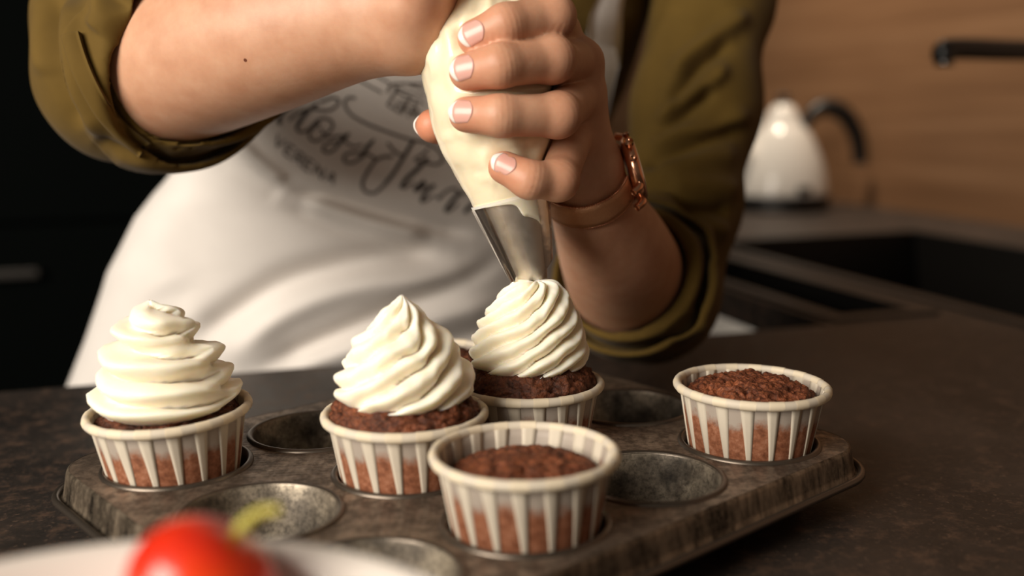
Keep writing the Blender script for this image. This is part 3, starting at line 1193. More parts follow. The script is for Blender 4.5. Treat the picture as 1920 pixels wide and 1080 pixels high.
def bag_sdf(p):
    d = None
    for i in range(len(BAG) - 1):
        c = cone(p, BAG_C[i], BAG_C[i + 1], BAG_R[i], BAG_R[i + 1])
        d = c if d is None else np.minimum(d, c)
    return d


# ------------------------------------------------------------------ hands and forearms
def PR(l):
    return [P(*q[:3]) for q in l], [q[3] * 0.001 for q in l]


def LIMB(l, n=5):
    q = catmull([list(P(*a[:3])) for a in l], n); r = catmull([[a[3] * 0.001] * 3 for a in l], n)[:, 0]
    return list(q), list(r)


FINGERS = {
    'index': [(1044, 62, 0.540, 11.5), (1036, 32, 0.500, 10.6), (948, 46, 0.4855, 9.7), (891, 71, 0.4885, 8.6)],
    'middle': [(1086, 118, 0.541, 12.0), (1034, 112, 0.497, 10.9), (938, 123, 0.4795, 10.0), (877, 135, 0.4845, 8.9)],
    'ring': [(1088, 178, 0.541, 11.5), (1046, 216, 0.497, 10.4), (938, 217, 0.4830, 9.7), (875, 215, 0.4890, 8.6)],
    'pinky': [(1082, 236, 0.545, 10.2), (1046, 338, 0.503, 9.6), (992, 337, 0.4925, 8.9), (946, 314, 0.4945, 8.0)],
}
THUMB = [(1080, 292, 0.566, 13.5), (985, 272, 0.5720, 12.0), (885, 248, 0.5690, 10.6), (812, 236, 0.5470, 9.2)]
FOREARM_L = [(1092, 316, 0.562, 19.0), (1101, 352, 0.570, 20.8), (1120, 402, 0.590, 25.0), (1150, 465, 0.630, 33.0), (1174, 520, 0.690, 39.0), (1195, 552, 0.750, 42.0)]


def knuckle_creases(p, d, pts, rads):
    return d


def hand_left(p):
    fing = []
    dall = None
    W0 = P(1092, 314, 0.558)
    palm = None
    for nm, l in FINGERS.items():
        pts, rad = PR(l)
        d = chain(p, pts, rad, 0.0035)
        # bony middle joint, soft pads
        d = smin(d, np.sqrt(((p - np.float32(pts[1] - FWD * 0.0015)) ** 2).sum(1)) - rad[1] * 0.98, 0.004)
        mc = cone(p, W0 + (pts[0] - W0) * 0.1, pts[0], 0.0145, rad[0] * 1.02)
        palm = mc if palm is None else smin(palm, mc, 0.007)
        fing.append(d)
    f = fing[0]
    for g in fing[1:]:
        f = smin(f, g, 0.0012)
    tp, tr = PR(THUMB)
    th = chain(p, tp, tr, 0.005)
    palm = smin(palm, cone(p, P(1074, 300, 0.566), P(1058, 150, 0.553), 0.015, 0.013), 0.008)
    th = smin(th, cone(p, W0, tp[1], 0.015, 0.0125), 0.008)
    palm = smin(palm, th, 0.006)
    d = smin(f, palm, 0.0055)
    pts, rad = LIMB(FOREARM_L)
    arm = chain(p, pts, rad, 0.003)
    d = smin(d, arm, 0.012)
    # the hand closes on the bag
    return d


FOREARM_R = [(250, 142, 0.630, 37.0), (330, 116, 0.596, 45.0), (480, 72, 0.562, 41.0), (610, 40, 0.540, 34.5), (735, 22, 0.522, 27.5)]
FINGERS_R = {
    'index': [(835, -120, 0.505, 11), (880, -128, 0.546, 10), (950, -118, 0.545, 9.2), (965, -112, 0.520, 8)],
    'middle': [(850, -75, 0.508, 11), (885, -85, 0.548, 10.2), (958, -80, 0.545, 9.4), (972, -76, 0.518, 8.2)],
    'ring': [(846, -42, 0.515, 10.5), (880, -42, 0.552, 9.8), (952, -45, 0.550, 9.0), (968, -44, 0.524, 8)],
    'pinky': [(830, -12, 0.520, 10), (862, -8, 0.556, 9), (930, -12, 0.556, 8.4), (950, -14, 0.534, 7.4)],
}
THUMB_R = [(775, 10, 0.498, 15), (800, -55, 0.488, 13.5), (845, -110, 0.486, 11), (890, -140, 0.490, 9)]


def hand_right(p):
    pts, rad = LIMB(FOREARM_R)
    d = chain(p, pts, rad, 0.003)
    W = P(735, 22, 0.522)
    palm = cone(p, W, P(775, 45, 0.515), 0.0265, 0.0225)
    palm = smin(palm, cone(p, P(772, 62, 0.515), P(812, 10, 0.512), 0.0165, 0.0130), 0.010)
    f = None
    for nm, l in FINGERS_R.items():
        q, r = PR(l)
        c = chain(p, q, r, 0.0035)
        f = c if f is None else smin(f, c, 0.0012)
        palm = smin(palm, cone(p, P(768, 38, 0.514), q[0], 0.0170, r[0]), 0.008)
    q, r = PR(THUMB_R)
    t = chain(p, q, r, 0.005)
    palm = smin(palm, t, 0.007)
    palm = smin(palm, f, 0.005)
    d = smin(d, palm, 0.014)
    return d


SHO_R = P(360, -400, 0.80); SHO_L = P(1375, -260, 0.85)        # shoulders
ELB_R = P(238, 146, 0.636); ELB_L = P(1205, 556, 0.752)
HIP = P(560, 820, 0.99); WAIST = P(690, 420, 0.945); CHEST = P(900, -120, 0.845); NECK = P(880, -560, 0.80)


def torso(p):
    d = cone(p, HIP, WAIST, 0.115, 0.105, (FWD, 1.3))
    d = smin(d, cone(p, WAIST, CHEST, 0.105, 0.110, (FWD, 1.25)), 0.05)
    d = smin(d, cone(p, SHO_R, SHO_L, 0.042, 0.042), 0.06)
    d = smin(d, cone(p, CHEST, NECK, 0.06, 0.05), 0.05)
    d = smin(d, chain(p, [SHO_R, P(250, -120, 0.717), P(224, 40, 0.658), ELB_R], [0.036, 0.029, 0.028, 0.038], 0.006), 0.03)
    d = smin(d, chain(p, [SHO_L, P(1335, 0, 0.838), P(1268, 400, 0.782), ELB_L], [0.036, 0.032, 0.032, 0.036], 0.01), 0.03)
    d = smin(d, cone(p, ELB_R, P(330, 116, 0.596), 0.040, 0.0430), 0.01)
    d = smin(d, cone(p, ELB_L, P(1174, 520, 0.690), 0.0415, 0.038), 0.02)
    hipd = HIP[2]
    for sx in (-1, 1):
        a = HIP + np.array([sx * 0.085, 0.02, 0.0]); b = a + np.array([0, 0.05, -0.36]); c = b + np.array([0, 0.0, -0.36])
        d = smin(d, chain(p, [a, b, np.array([b[0], b[1], ZF + 0.07])], [0.085, 0.055, 0.040], 0.03), 0.03)
        d = smin(d, cone(p, (b[0], b[1], ZF + 0.035), (b[0], b[1] - 0.15, ZF + 0.03), 0.035, 0.026), 0.03)
    return d


def mat_skin():
    s = Mat('skin')
    at = s.node('Attribute'); at.attribute_name = 'blush'
    n1 = s.tex('Noise', 55, Detail=4, Roughness=0.6)
    n2 = s.tex('Noise', 420, Detail=3)
    v = s.tex('Voronoi', 900, feature='DISTANCE_TO_EDGE')
    c = s.ramp(n1.outputs[0], [(0.30, (0.50, 0.255, 0.152)), (0.52, (0.56, 0.305, 0.190)), (0.75, (0.61, 0.355, 0.23))])
    c = s.mix(s.math('MULTIPLY', at.outputs['Fac'], 0.75), c, (0.62, 0.205, 0.115))
    # small mole on the right forearm
    vd = s.node('VectorMath'); vd.operation = 'DISTANCE'
    s.L.new(s.tc.outputs['Object'], vd.inputs[0]); vd.inputs[1].default_value = MOLE
    c = s.mix(s.ramp(s.math('MULTIPLY', vd.outputs['Value'], 500.0), [(0.35, 1.0), (0.60, 0.0)]), c, (0.13, 0.035, 0.015))
    s.color(c).set(rough=0.46, sss=0.35, sssr=(1.0, 0.32, 0.16), ssss=0.004, spec=0.42)
    s.bump(n2.outputs[0], 0.10, 0.0006).bump(v.outputs[0], 0.06, 0.0004)
    return s.m


def build_person():
    root = empty('person', (HIP[0], HIP[1], ZF), 'person in olive shirt and white apron leaning in to pipe cream', 'person')
    ro = np.array(root.location)
    H = 0.0011
    aL = np.array([p for l in list(FINGERS.values()) + [THUMB, FOREARM_L] for p in PR(l)[0]])
    VL, FL = sdf_mesh(hand_left, aL.min(0) - 0.05, aL.max(0) + 0.05, H)
    VL = relax(VL, FL, 4)
    NL = vnormals(VL, FL)
    # fine creases over the finger joints
    for l in FINGERS.values():
        q, r = PR(l)
        for k, am, wl in ((2, 0.00022, 0.0026), (1, 0.00016, 0.0030)):
            axd = nrm(q[k + 1] - q[k - 1])
            rel = VL - q[k]
            s = rel @ axd
            near = np.exp(-((s / 0.0042) ** 2)) * (np.linalg.norm(rel, axis=1) < r[k] * 1.6) * np.clip(-(NL @ FWD) * 1.5, 0, 1)
            VL = VL - NL * (am * near * (0.5 + 0.5 * np.cos(2 * PI * s / wl)))[:, None]
    aR = np.array([p for l in list(FINGERS_R.values()) + [THUMB_R, FOREARM_R] for p in PR(l)[0]])
    VR, FR = sdf_mesh(hand_right, aR.min(0) - 0.055, aR.max(0) + 0.055, 0.0018)
    VR = relax(VR, FR, 3)
    VT, FT = sdf_mesh(torso, np.array([min(SHO_R[0], ELB_R[0]) - 0.12, -0.05, ZF - 0.02]), np.array([SHO_L[0] + 0.12, 0.75, NECK[2] + 0.08]), 0.012)
    VT = relax(VT, FT, 2)
    # red finger tips and knuckles
    V = np.concatenate([VL, VR, VT])
    F = np.concatenate([FL, FR + len(VL), FT + len(VL) + len(VR)])
    bl = np.zeros(len(V))
    for l in list(FINGERS.values()) + [THUMB]:
        q, r = PR(l)
        for k, am, rad in ((3, 0.62 if l is not THUMB else 1.0, 0.016), (1, 0.35, 0.012), (2, 0.16, 0.012)):
            bl = np.maximum(bl, am * np.exp(-(((V - q[k]) ** 2).sum(1)) / rad ** 2))
    global MOLE
    global BVH_L, BVH_R
    BVH_L = BVHTree.FromPolygons(VL.tolist(), FL.tolist()); BVH_R = BVHTree.FromPolygons(VR.tolist(), FR.tolist())
    hit = BVH_R.ray_cast(Vector(CAM), Vector(nrm(P(460, 113, 0.5) - CAM)))
    MOLE = tuple(np.array(hit[0]) - ro) if hit[0] is not None else (0, 0, 0)
    M_skin = mat_skin()
    body = mesh_obj('body', V - ro, F, M_skin, root)
    at = body.data.attributes.new('blush', 'FLOAT', 'POINT')
    at.data.foreach_set('value', bl.astype(np.float32))
    # nails
    M_nail = simple('pink nail', (0.66, 0.36, 0.30), 0.34, coat=0.15, sss=0.2, ssss=0.002)
    M_tipn = simple('white nail tip', (0.86, 0.78, 0.72), 0.25, coat=0.4)

    def nail(tip, back, up, L, W_, over=0.0022, bvh=None):
        """nail plate draped on the finger: tip = fingertip centre, back = joint, up = direction the nail faces"""
        ax = nrm(tip - back); up = nrm(up - ax * (np.asarray(up) @ ax)); sd = np.cross(ax, up)
        rt = bvh
        nu, nv = 15, 11
        G = np.zeros((nu, nv, 3))
        c0 = None
        for i in range(nu):
            for j in range(nv):
                u = i / (nu - 1); v = j / (nv - 1) * 2 - 1
                wd = W_ / 2 * (1 - 0.10 * (1 - u) - 0.16 * max(0, u - 0.75) / 0.25)
                x = -L * 0.62 + (L + over) * (u if True else 0)
                # rounded outline at both ends
                x -= (0.0022 * v * v) * max(0, u - 0.5) / 0.5
                x += 0.0030 * v * v * max(0, 0.45 - u) / 0.45
                G[i, j] = [x, v * wd, 0]
        hs = np.zeros((nu, nv)); 
        for i in range(nu):
            for j in range(nv):
                x, y, _ = G[i, j]
                xx = min(x, L * 0.10)
                o = tip + ax * xx + sd * y + up * 0.03
                h = rt.ray_cast(Vector(o), Vector(-up), 0.06)
                hs[i, j] = (np.array(h[0]) - tip) @ up if h[0] is not None else np.nan
        if np.isnan(hs).all():
            return
        hs = np.where(np.isnan(hs), np.nanmin(hs), hs)
        # smooth arch across, straight along
        yy = np.linspace(-1, 1, nv)
        A = []
        for i in range(nu):
            x = G[i, 0, 0]
        mid = hs[:, nv // 2]
        co = np.polyfit(np.arange(nu)[:10], mid[:10], 1)
        line = np.polyval(co, np.arange(nu))
        line = np.minimum(line, mid[0] + 0.0006)
        arch = 0.0016
        Vn = []
        for lay in (0.00025, -0.0009):
            for i in range(nu):
                for j in range(nv):
                    x, y, _ = G[i, j]
                    z = line[i] - arch * yy[j] ** 2 * 1.25 + lay - 0.0010 * max(0, i / (nu - 1) - 0.6) ** 2 * 4
                    Vn.append(tip + ax * x + sd * y + up * z - ro)
        Vn = np.array(Vn)
        k = 11
        def part(i0, i1, grow):
            ni = i1 - i0 + 1
            idx0 = [(i0 + a) * nv + b for a in range(ni) for b in range(nv)]
            V1 = Vn[idx0] + up * grow; V2 = Vn[[q + nu * nv for q in idx0]] - up * grow * 0.5
            Vv = np.concatenate([V1, V2]); n1 = ni * nv
            Ff = grid_faces(ni, nv) + [tuple(n1 + q for q in reversed(f)) for f in grid_faces(ni, nv)]
            ring = [b for b in range(nv)] + [a * nv + nv - 1 for a in range(1, ni)] + [(ni - 1) * nv + b for b in range(nv - 2, -1, -1)] + [a * nv for a in range(ni - 2, 0, -1)]
            for q in range(len(ring)):
                r1, r2 = ring[q], ring[(q + 1) % len(ring)]
                Ff.append((r1, n1 + r1, n1 + r2, r2))
            bm = bmesh.new(); me = bpy.data.meshes.new('nail'); me.from_pydata(Vv.tolist(), [], Ff)
            bm.from_mesh(me); bmesh.ops.recalc_face_normals(bm, faces=bm.faces); bm.to_mesh(me); bm.free()
            me.polygons.foreach_set('use_smooth', [True] * len(me.polygons))
            return me
        me = part(0, k, 0.0); me.materials.append(M_nail)
        o = bpy.data.objects.new('fingernail', me); COL.objects.link(o); o.parent = root
        me = part(k, nu - 1, 0.00004); me.materials.append(M_tipn)
        t_ = bpy.data.objects.new('nail_tip', me); COL.objects.link(t_); t_.parent = o
        t_['label'] = 'white painted nail edge'

    view = -FWD
    nail(P(891, 71, 0.4885), P(948, 46, 0.4855), view + UP * 0.10 - RIGHT * 0.15, 0.0112, 0.0118, bvh=BVH_L)
    nail(P(877, 135, 0.4845), P(938, 123, 0.4795), view + UP * 0.05 - RIGHT * 0.55, 0.0108, 0.0122, bvh=BVH_L)
    nail(P(875, 215, 0.4890), P(938, 217, 0.4830), view + UP * 0.05 - RIGHT * 0.25, 0.0112, 0.0116, bvh=BVH_L)
    nail(P(946, 314, 0.4945), P(992, 337, 0.4925), view + UP * 0.20 - RIGHT * 0.10, 0.0108, 0.0105, bvh=BVH_L)
    nail(P(812, 236, 0.5470), P(885, 248, 0.5690), -RIGHT + FWD * 0.3 + UP * 0.1, 0.0115, 0.0125, bvh=BVH_L)
    return root, ro


PERSON, PRO = build_person()
# ------------------------------------------------------------------ piping bag
def mat_bag():
    s = Mat('cream seen through clear film')
    n = s.tex('Noise', 38, Detail=3, Distortion=0.6)
    n2 = s.tex('Noise', 90, sc=(1, 1, 0.35), Detail=3)
    s.set(color=(0.88, 0.775, 0.555), rough=0.5, sss=0.45, sssr=(1.0, 0.72, 0.40), ssss=0.004, coat=0.85, coatr=0.10)
    s.bump(n.outputs[0], 0.18, 0.004).bump(n2.outputs[0], 0.12, 0.002)
    return s.m


def mat_film():
    s = Mat('clear plastic film')
    gl = s.node('BsdfGlossy'); gl.inputs['Roughness'].default_value = 0.12; gl.inputs[0].default_value = (1, 0.97, 0.92, 1)
    tr = s.node('BsdfTransparent'); tr.inputs[0].default_value = (0.95, 0.94, 0.92, 1)
    fr = s.node('Fresnel'); fr.inputs[0].default_value = 1.45
    mx = s.node('MixShader')
    s.L.new(s.math('MULTIPLY_ADD', fr.outputs[0], 0.8, 0.03), mx.inputs[0])
    s.L.new(tr.outputs[0], mx.inputs[1]); s.L.new(gl.outputs[0], mx.inputs[2]); s.L.new(mx.outputs[0], s.out.inputs[0])
    n = s.tex('Noise', 70, Detail=3)
    bp = s.node('Bump'); bp.inputs['Strength'].default_value = 0.1; bp.inputs['Distance'].default_value = 0.002
    s.L.new(n.outputs[0], bp.inputs['Height']); s.L.new(bp.outputs[0], gl.inputs['Normal'])
    return s.m


def mat_steel():
    s = Mat('brushed steel nozzle')
    n = s.tex('Noise', 160, Detail=5, Roughness=0.7)
    s.set(color=(0.74, 0.69, 0.63), metal=0.9)
    s.rough(s.ramp(n.outputs[0], [(0.3, 0.32), (0.7, 0.46)]))
    s.bump(n.outputs[0], 0.05, 0.0004)
    return s.m


def build_bag():
    tip = P(1005, 548, 0.5345)
    top = P(958, 376, 0.529)
    root = empty('piping_bag', tip, 'clear piping bag full of pale cream squeezed in both hands', 'piping bag')
    ro = np.array(root.location)
    # filled part: smooth loft, dented where the fingers press
    C = catmull(BAG_C, 7); Rr = catmull(np.stack([BAG_R, BAG_R, BAG_R], 1), 7)[:, 0]
    T, N, B = frames(C)
    na = 120
    V = []
    rng = np.random.RandomState(3)
    for i in range(len(C)):
        s = i / (len(C) - 1)
        for k in range(na):
            a = 2 * PI * k / na
            pinch = max(0.0, 1 - s / 0.50)                 # gathered folds towards the twist
            w = 0.085 * pinch * math.sin(9 * a + 3.0 * s) + 0.045 * pinch * math.sin(17 * a + 1.7 - 4 * s)
            r = Rr[i] * (1 + w)
            V.append(C[i] + N[i] * (r * math.cos(a)) + B[i] * (r * math.sin(a)))
    V = np.array(V)
    Q = V.astype(np.float32)
    # dents: keep the bag outside the fingers
    hd = np.minimum(hand_left(Q), 1.0)
    hr = hand_right(Q)
    axis_pts = np.repeat(C, na, 0)
    inward = axis_pts - V; inward /= np.linalg.norm(inward, axis=1)[:, None]
    push = np.clip(0.0012 - hd, 0, 0.010)
    bulge = 0.0016 * np.exp(-((hd - 0.0045) / 0.003) ** 2)
    V = V + inward * (push - bulge)[:, None]
    f = np.array([fbm(p * 55, 3, 5.0) for p in V])
    V = V - inward * (0.0009 * f)[:, None]
    # fine pull wrinkles radiating from the finger pads (drawn on the bag's own surface)
    px = to_px(V)[:, :2]
    WR = [([(818, 262), (838, 258), (858, 254)], 0.0008, 4), ([(826, 245), (846, 240), (862, 238)], -0.0008, 4), ([(905, 262), (935, 266), (970, 263)], 0.0009, 5),
          ([(815, 60), (825, 85), (820, 110)], -0.0014, 7), ([(835, 45), (845, 75), (846, 100)], 0.0012, 6), ([(858, 20), (858, 50), (866, 75)], -0.0012, 6),
          ([(985, 300), (1003, 330), (1010, 350)], -0.001, 6), ([(895, 340), (915, 335), (930, 350)], 0.0008, 5), ([(800, 100), (812, 128), (810, 150)], 0.0010, 6),
          ([(1000, 165), (1020, 175), (1030, 190)], -0.0008, 4), ([(880, 318), (900, 322), (915, 318)], -0.0008, 5)]
    front = ((V - axis_pts) @ FWD) < 0
    V = V - inward * (fold_field(px, WR) * front)[:, None]
    m = len(C)
    F = grid_faces(m, na, cv=True) + [tuple(reversed(range(na))), tuple((m - 1) * na + k for k in range(na))]
    bag = mesh_obj('filled_bag', V - ro, F, mat_bag(), root)
    # twisted tail above the grip
    pt = catmull([P(915, -90, 0.512), P(930, -130, 0.508), P(955, -190, 0.505)], 6)
    v, f_ = tube(pt - ro, np.linspace(0.0075, 0.012, len(pt)), 14)
    mesh_obj('twisted_tail', v, f_, mat_film(), root)
    # nozzle
    ax = tip - top; L = np.linalg.norm(ax); ax = ax / L
    R0, R1 = 69 * 0.529 / FPX, 22 * 0.5345 / FPX
    pth = np.array([top + ax * L * t for t in np.linspace(-0.03, 1.0, 24)])
    T, N, B = frames(pth)
    na = 72; V = []
    for i in range(24):
        t = i / 23
        r = R0 + (R1 - R0) * t
        for k in range(na):
            a = 2 * PI * k / na
            star = max(0.0, (t - 0.80) / 0.20)
            rr_ = r * (1 - 0.16 * star * (0.5 - 0.5 * math.cos(7 * a)))
            cut = -ax * (0.004 * max(0, (t - 0.95) / 0.05) * (0.5 - 0.5 * math.cos(7 * a)))
            V.append(pth[i] + N[i] * rr_ * math.cos(a) + B[i] * rr_ * math.sin(a) + cut)
    V = np.array(V)
    inner = V.reshape(24, na, 3)
    ctr = pth[:, None, :]
    inn = (ctr + (inner - ctr) * 0.95).reshape(-1, 3)
    F1 = grid_faces(24, na, cv=True)
    F2 = [tuple(24 * na + q for q in reversed(f)) for f in F1]
    F3 = [(23 * na + k, 23 * na + (k + 1) % na, 24 * na + 23 * na + (k + 1) % na, 24 * na + 23 * na + k) for k in range(na)]
    mesh_obj('nozzle', np.concatenate([V, inn]) - ro, F1 + F2 + F3, mat_steel(), root)
    # cream inside the nozzle mouth
    v, f_ = tube(np.array([top + ax * L * 0.7, top + ax * L * 0.96]) - ro, [R1 * 1.3, R1 * 0.72], 20)
    mesh_obj('cream_stream', v, f_, M_cream, root)
    # cream smeared between film and nozzle, from the bag down the right side
    na2 = 60; V = []; nt = 16
    d0 = nrm(-FWD - ax * (-FWD @ ax)); d1 = np.cross(ax, d0)
    if d1 @ RIGHT < 0: d1 = -d1
    edge = catmull([(-1.65, 0.00), (-0.95, -0.005), (-0.35, 0.012), (0.05, 0.05), (0.22, 0.17), (0.40, 0.20), (0.75, 0.27), (1.10, 0.40), (1.45, 0.42), (1.8, 0.30)], 8)
    for q in range(len(edge)):
        th, e = edge[q]
        for k in range(nt):
            t = -0.04 + (e + 0.04) * k / (nt - 1)
            r = R0 + (R1 - R0) * t + (0.0014 if k < nt - 1 else -0.0004) * (1 if k < nt - 2 else 0.75)
            V.append(top + ax * L * t + r * (math.cos(th) * d0 + math.sin(th) * d1))
    Fq = grid_faces(len(edge), nt)
    o = mesh_obj('cream_smear', np.array(V) - ro, Fq, M_cream, root)
    # the clear film sleeve around the nozzle, cut off at a slant
    V = []
    nt = 18
    for k in range(na2 + 1):
        th = -PI + 2 * PI * k / na2
        e = 0.80 + 0.13 * math.cos(th + 0.9) - 0.02
        for q in range(nt):
            t = -0.01 + (e + 0.01) * q / (nt - 1)
            r = R0 * 1.02 + (R1 * 1.25 - R0) * t + 0.0016 + 0.0012 * max(0, math.sin(th * 1.0 - 0.9)) ** 4 * t
            V.append(top + ax * L * t + r * (math.cos(th) * d0 + math.sin(th) * d1))
    Vf = np.array(V)
    Fm = mat_film()
    mesh_obj('film_sleeve', Vf - ro, grid_faces(na2 + 1, nt), Fm, root)
    # flat welded corner of the film sticking out on the right
    c0 = P(1027, 405, 0.527); pts = [P(1026, 398, 0.527), P(1034, 425, 0.525), P(1042, 452, 0.524), P(1033, 470, 0.527), P(1029, 478, 0.529)]
    V = []
    for p_ in pts:
        V += [p_, p_ + FWD * 0.0006]
    V += [P(1024, 440, 0.528), P(1024, 440, 0.5286)]
    n = 6
    F = [(2 * 5, 2 * k, 2 * (k + 1)) for k in range(4)] + [(11, 2 * k + 3, 2 * k + 1) for k in range(4)] + [(2 * k, 2 * k + 1, 2 * k + 3, 2 * k + 2) for k in range(4)]
    mesh_obj('film_corner', np.array(V) - ro, F, Fm, root, smooth=False)


build_bag()
# ------------------------------------------------------------------ clothes
def mat_cloth(name, c, weave=2600, rough=0.85, sheen=0.25, var=0.12):
    s = Mat(name)
    n = s.tex('Noise', 30, Detail=4)
    n2 = s.tex('Noise', weave, Detail=2)
    s.color(s.mix(s.ramp(n.outputs[0], [(0.3, 0.0), (0.7, 1.0)]), tuple(x * (1 - var) for x in c), tuple(min(1, x * (1 + var)) for x in c)))
    s.set(rough=rough, sheen=sheen, sheenr=0.5, spec=0.2)
    s.bump(n2.outputs[0], 0.12, 0.0004)
    return s.m


M_olive = mat_cloth('olive brushed cotton', (0.108, 0.064, 0.011), sheen=0.05)
M_apron = mat_cloth('white cotton', (0.74, 0.695, 0.65), var=0.03, sheen=0.1)
M_print = simple('black fabric print', (0.018, 0.016, 0.015), 0.8)
M_print2 = simple('thin grey fabric print', (0.115, 0.098, 0.088), 0.8)

# body form: rows of (photograph y, left x, right x, depth of the front at x = 620)
ROWS = np.array([(-520, 760, 960, 0.765), (-455, 560, 1150, 0.735), (-370, 430, 1350, 0.712), (-260, 470, 1370, 0.708), (-140, 540, 1340, 0.718), (0, 520, 1300, 0.735), (100, 455, 1265, 0.755), (200, 375, 1215, 0.775), (310, 275, 1165, 0.795), (400, 205, 1120, 0.812), (510, 152, 1095, 0.828),
                 (640, 110, 1088, 0.842), (733, 75, 1085, 0.852), (800, 52, 1085, 0.860), (1000, 0, 1085, 0.885)], float)
BDEP = 0.135


def form_pt(y, th, off=0.0):
    """point of the torso form: row y, angle th (0 = front, -pi/2 = left outline)"""
    xl = np.interp(y, ROWS[:, 0], ROWS[:, 1]); xr = np.interp(y, ROWS[:, 0], ROWS[:, 2]); d0 = np.interp(y, ROWS[:, 0], ROWS[:, 3])
    xc = (xl + xr) / 2
    a = (xr - xl) / 2 * d0 / FPX + off
    b = BDEP + off
    lat = a * math.copysign(abs(math.sin(th)) ** 0.92, math.sin(th))
    d = d0 + BDEP - b * math.copysign(abs(math.cos(th)) ** 0.8, math.cos(th)) + 0.20 * lat
    base = P(xc, y, d0)
    return base + RIGHT * lat + FWD * (d - d0)


def ray_to(bvh, x, y):
    h = bvh.ray_cast(Vector(CAM), Vector(nrm(P(x, y, 0.5) - CAM)))
    return (np.array(h[0]), np.array(h[1])) if h[0] is not None else (None, None)


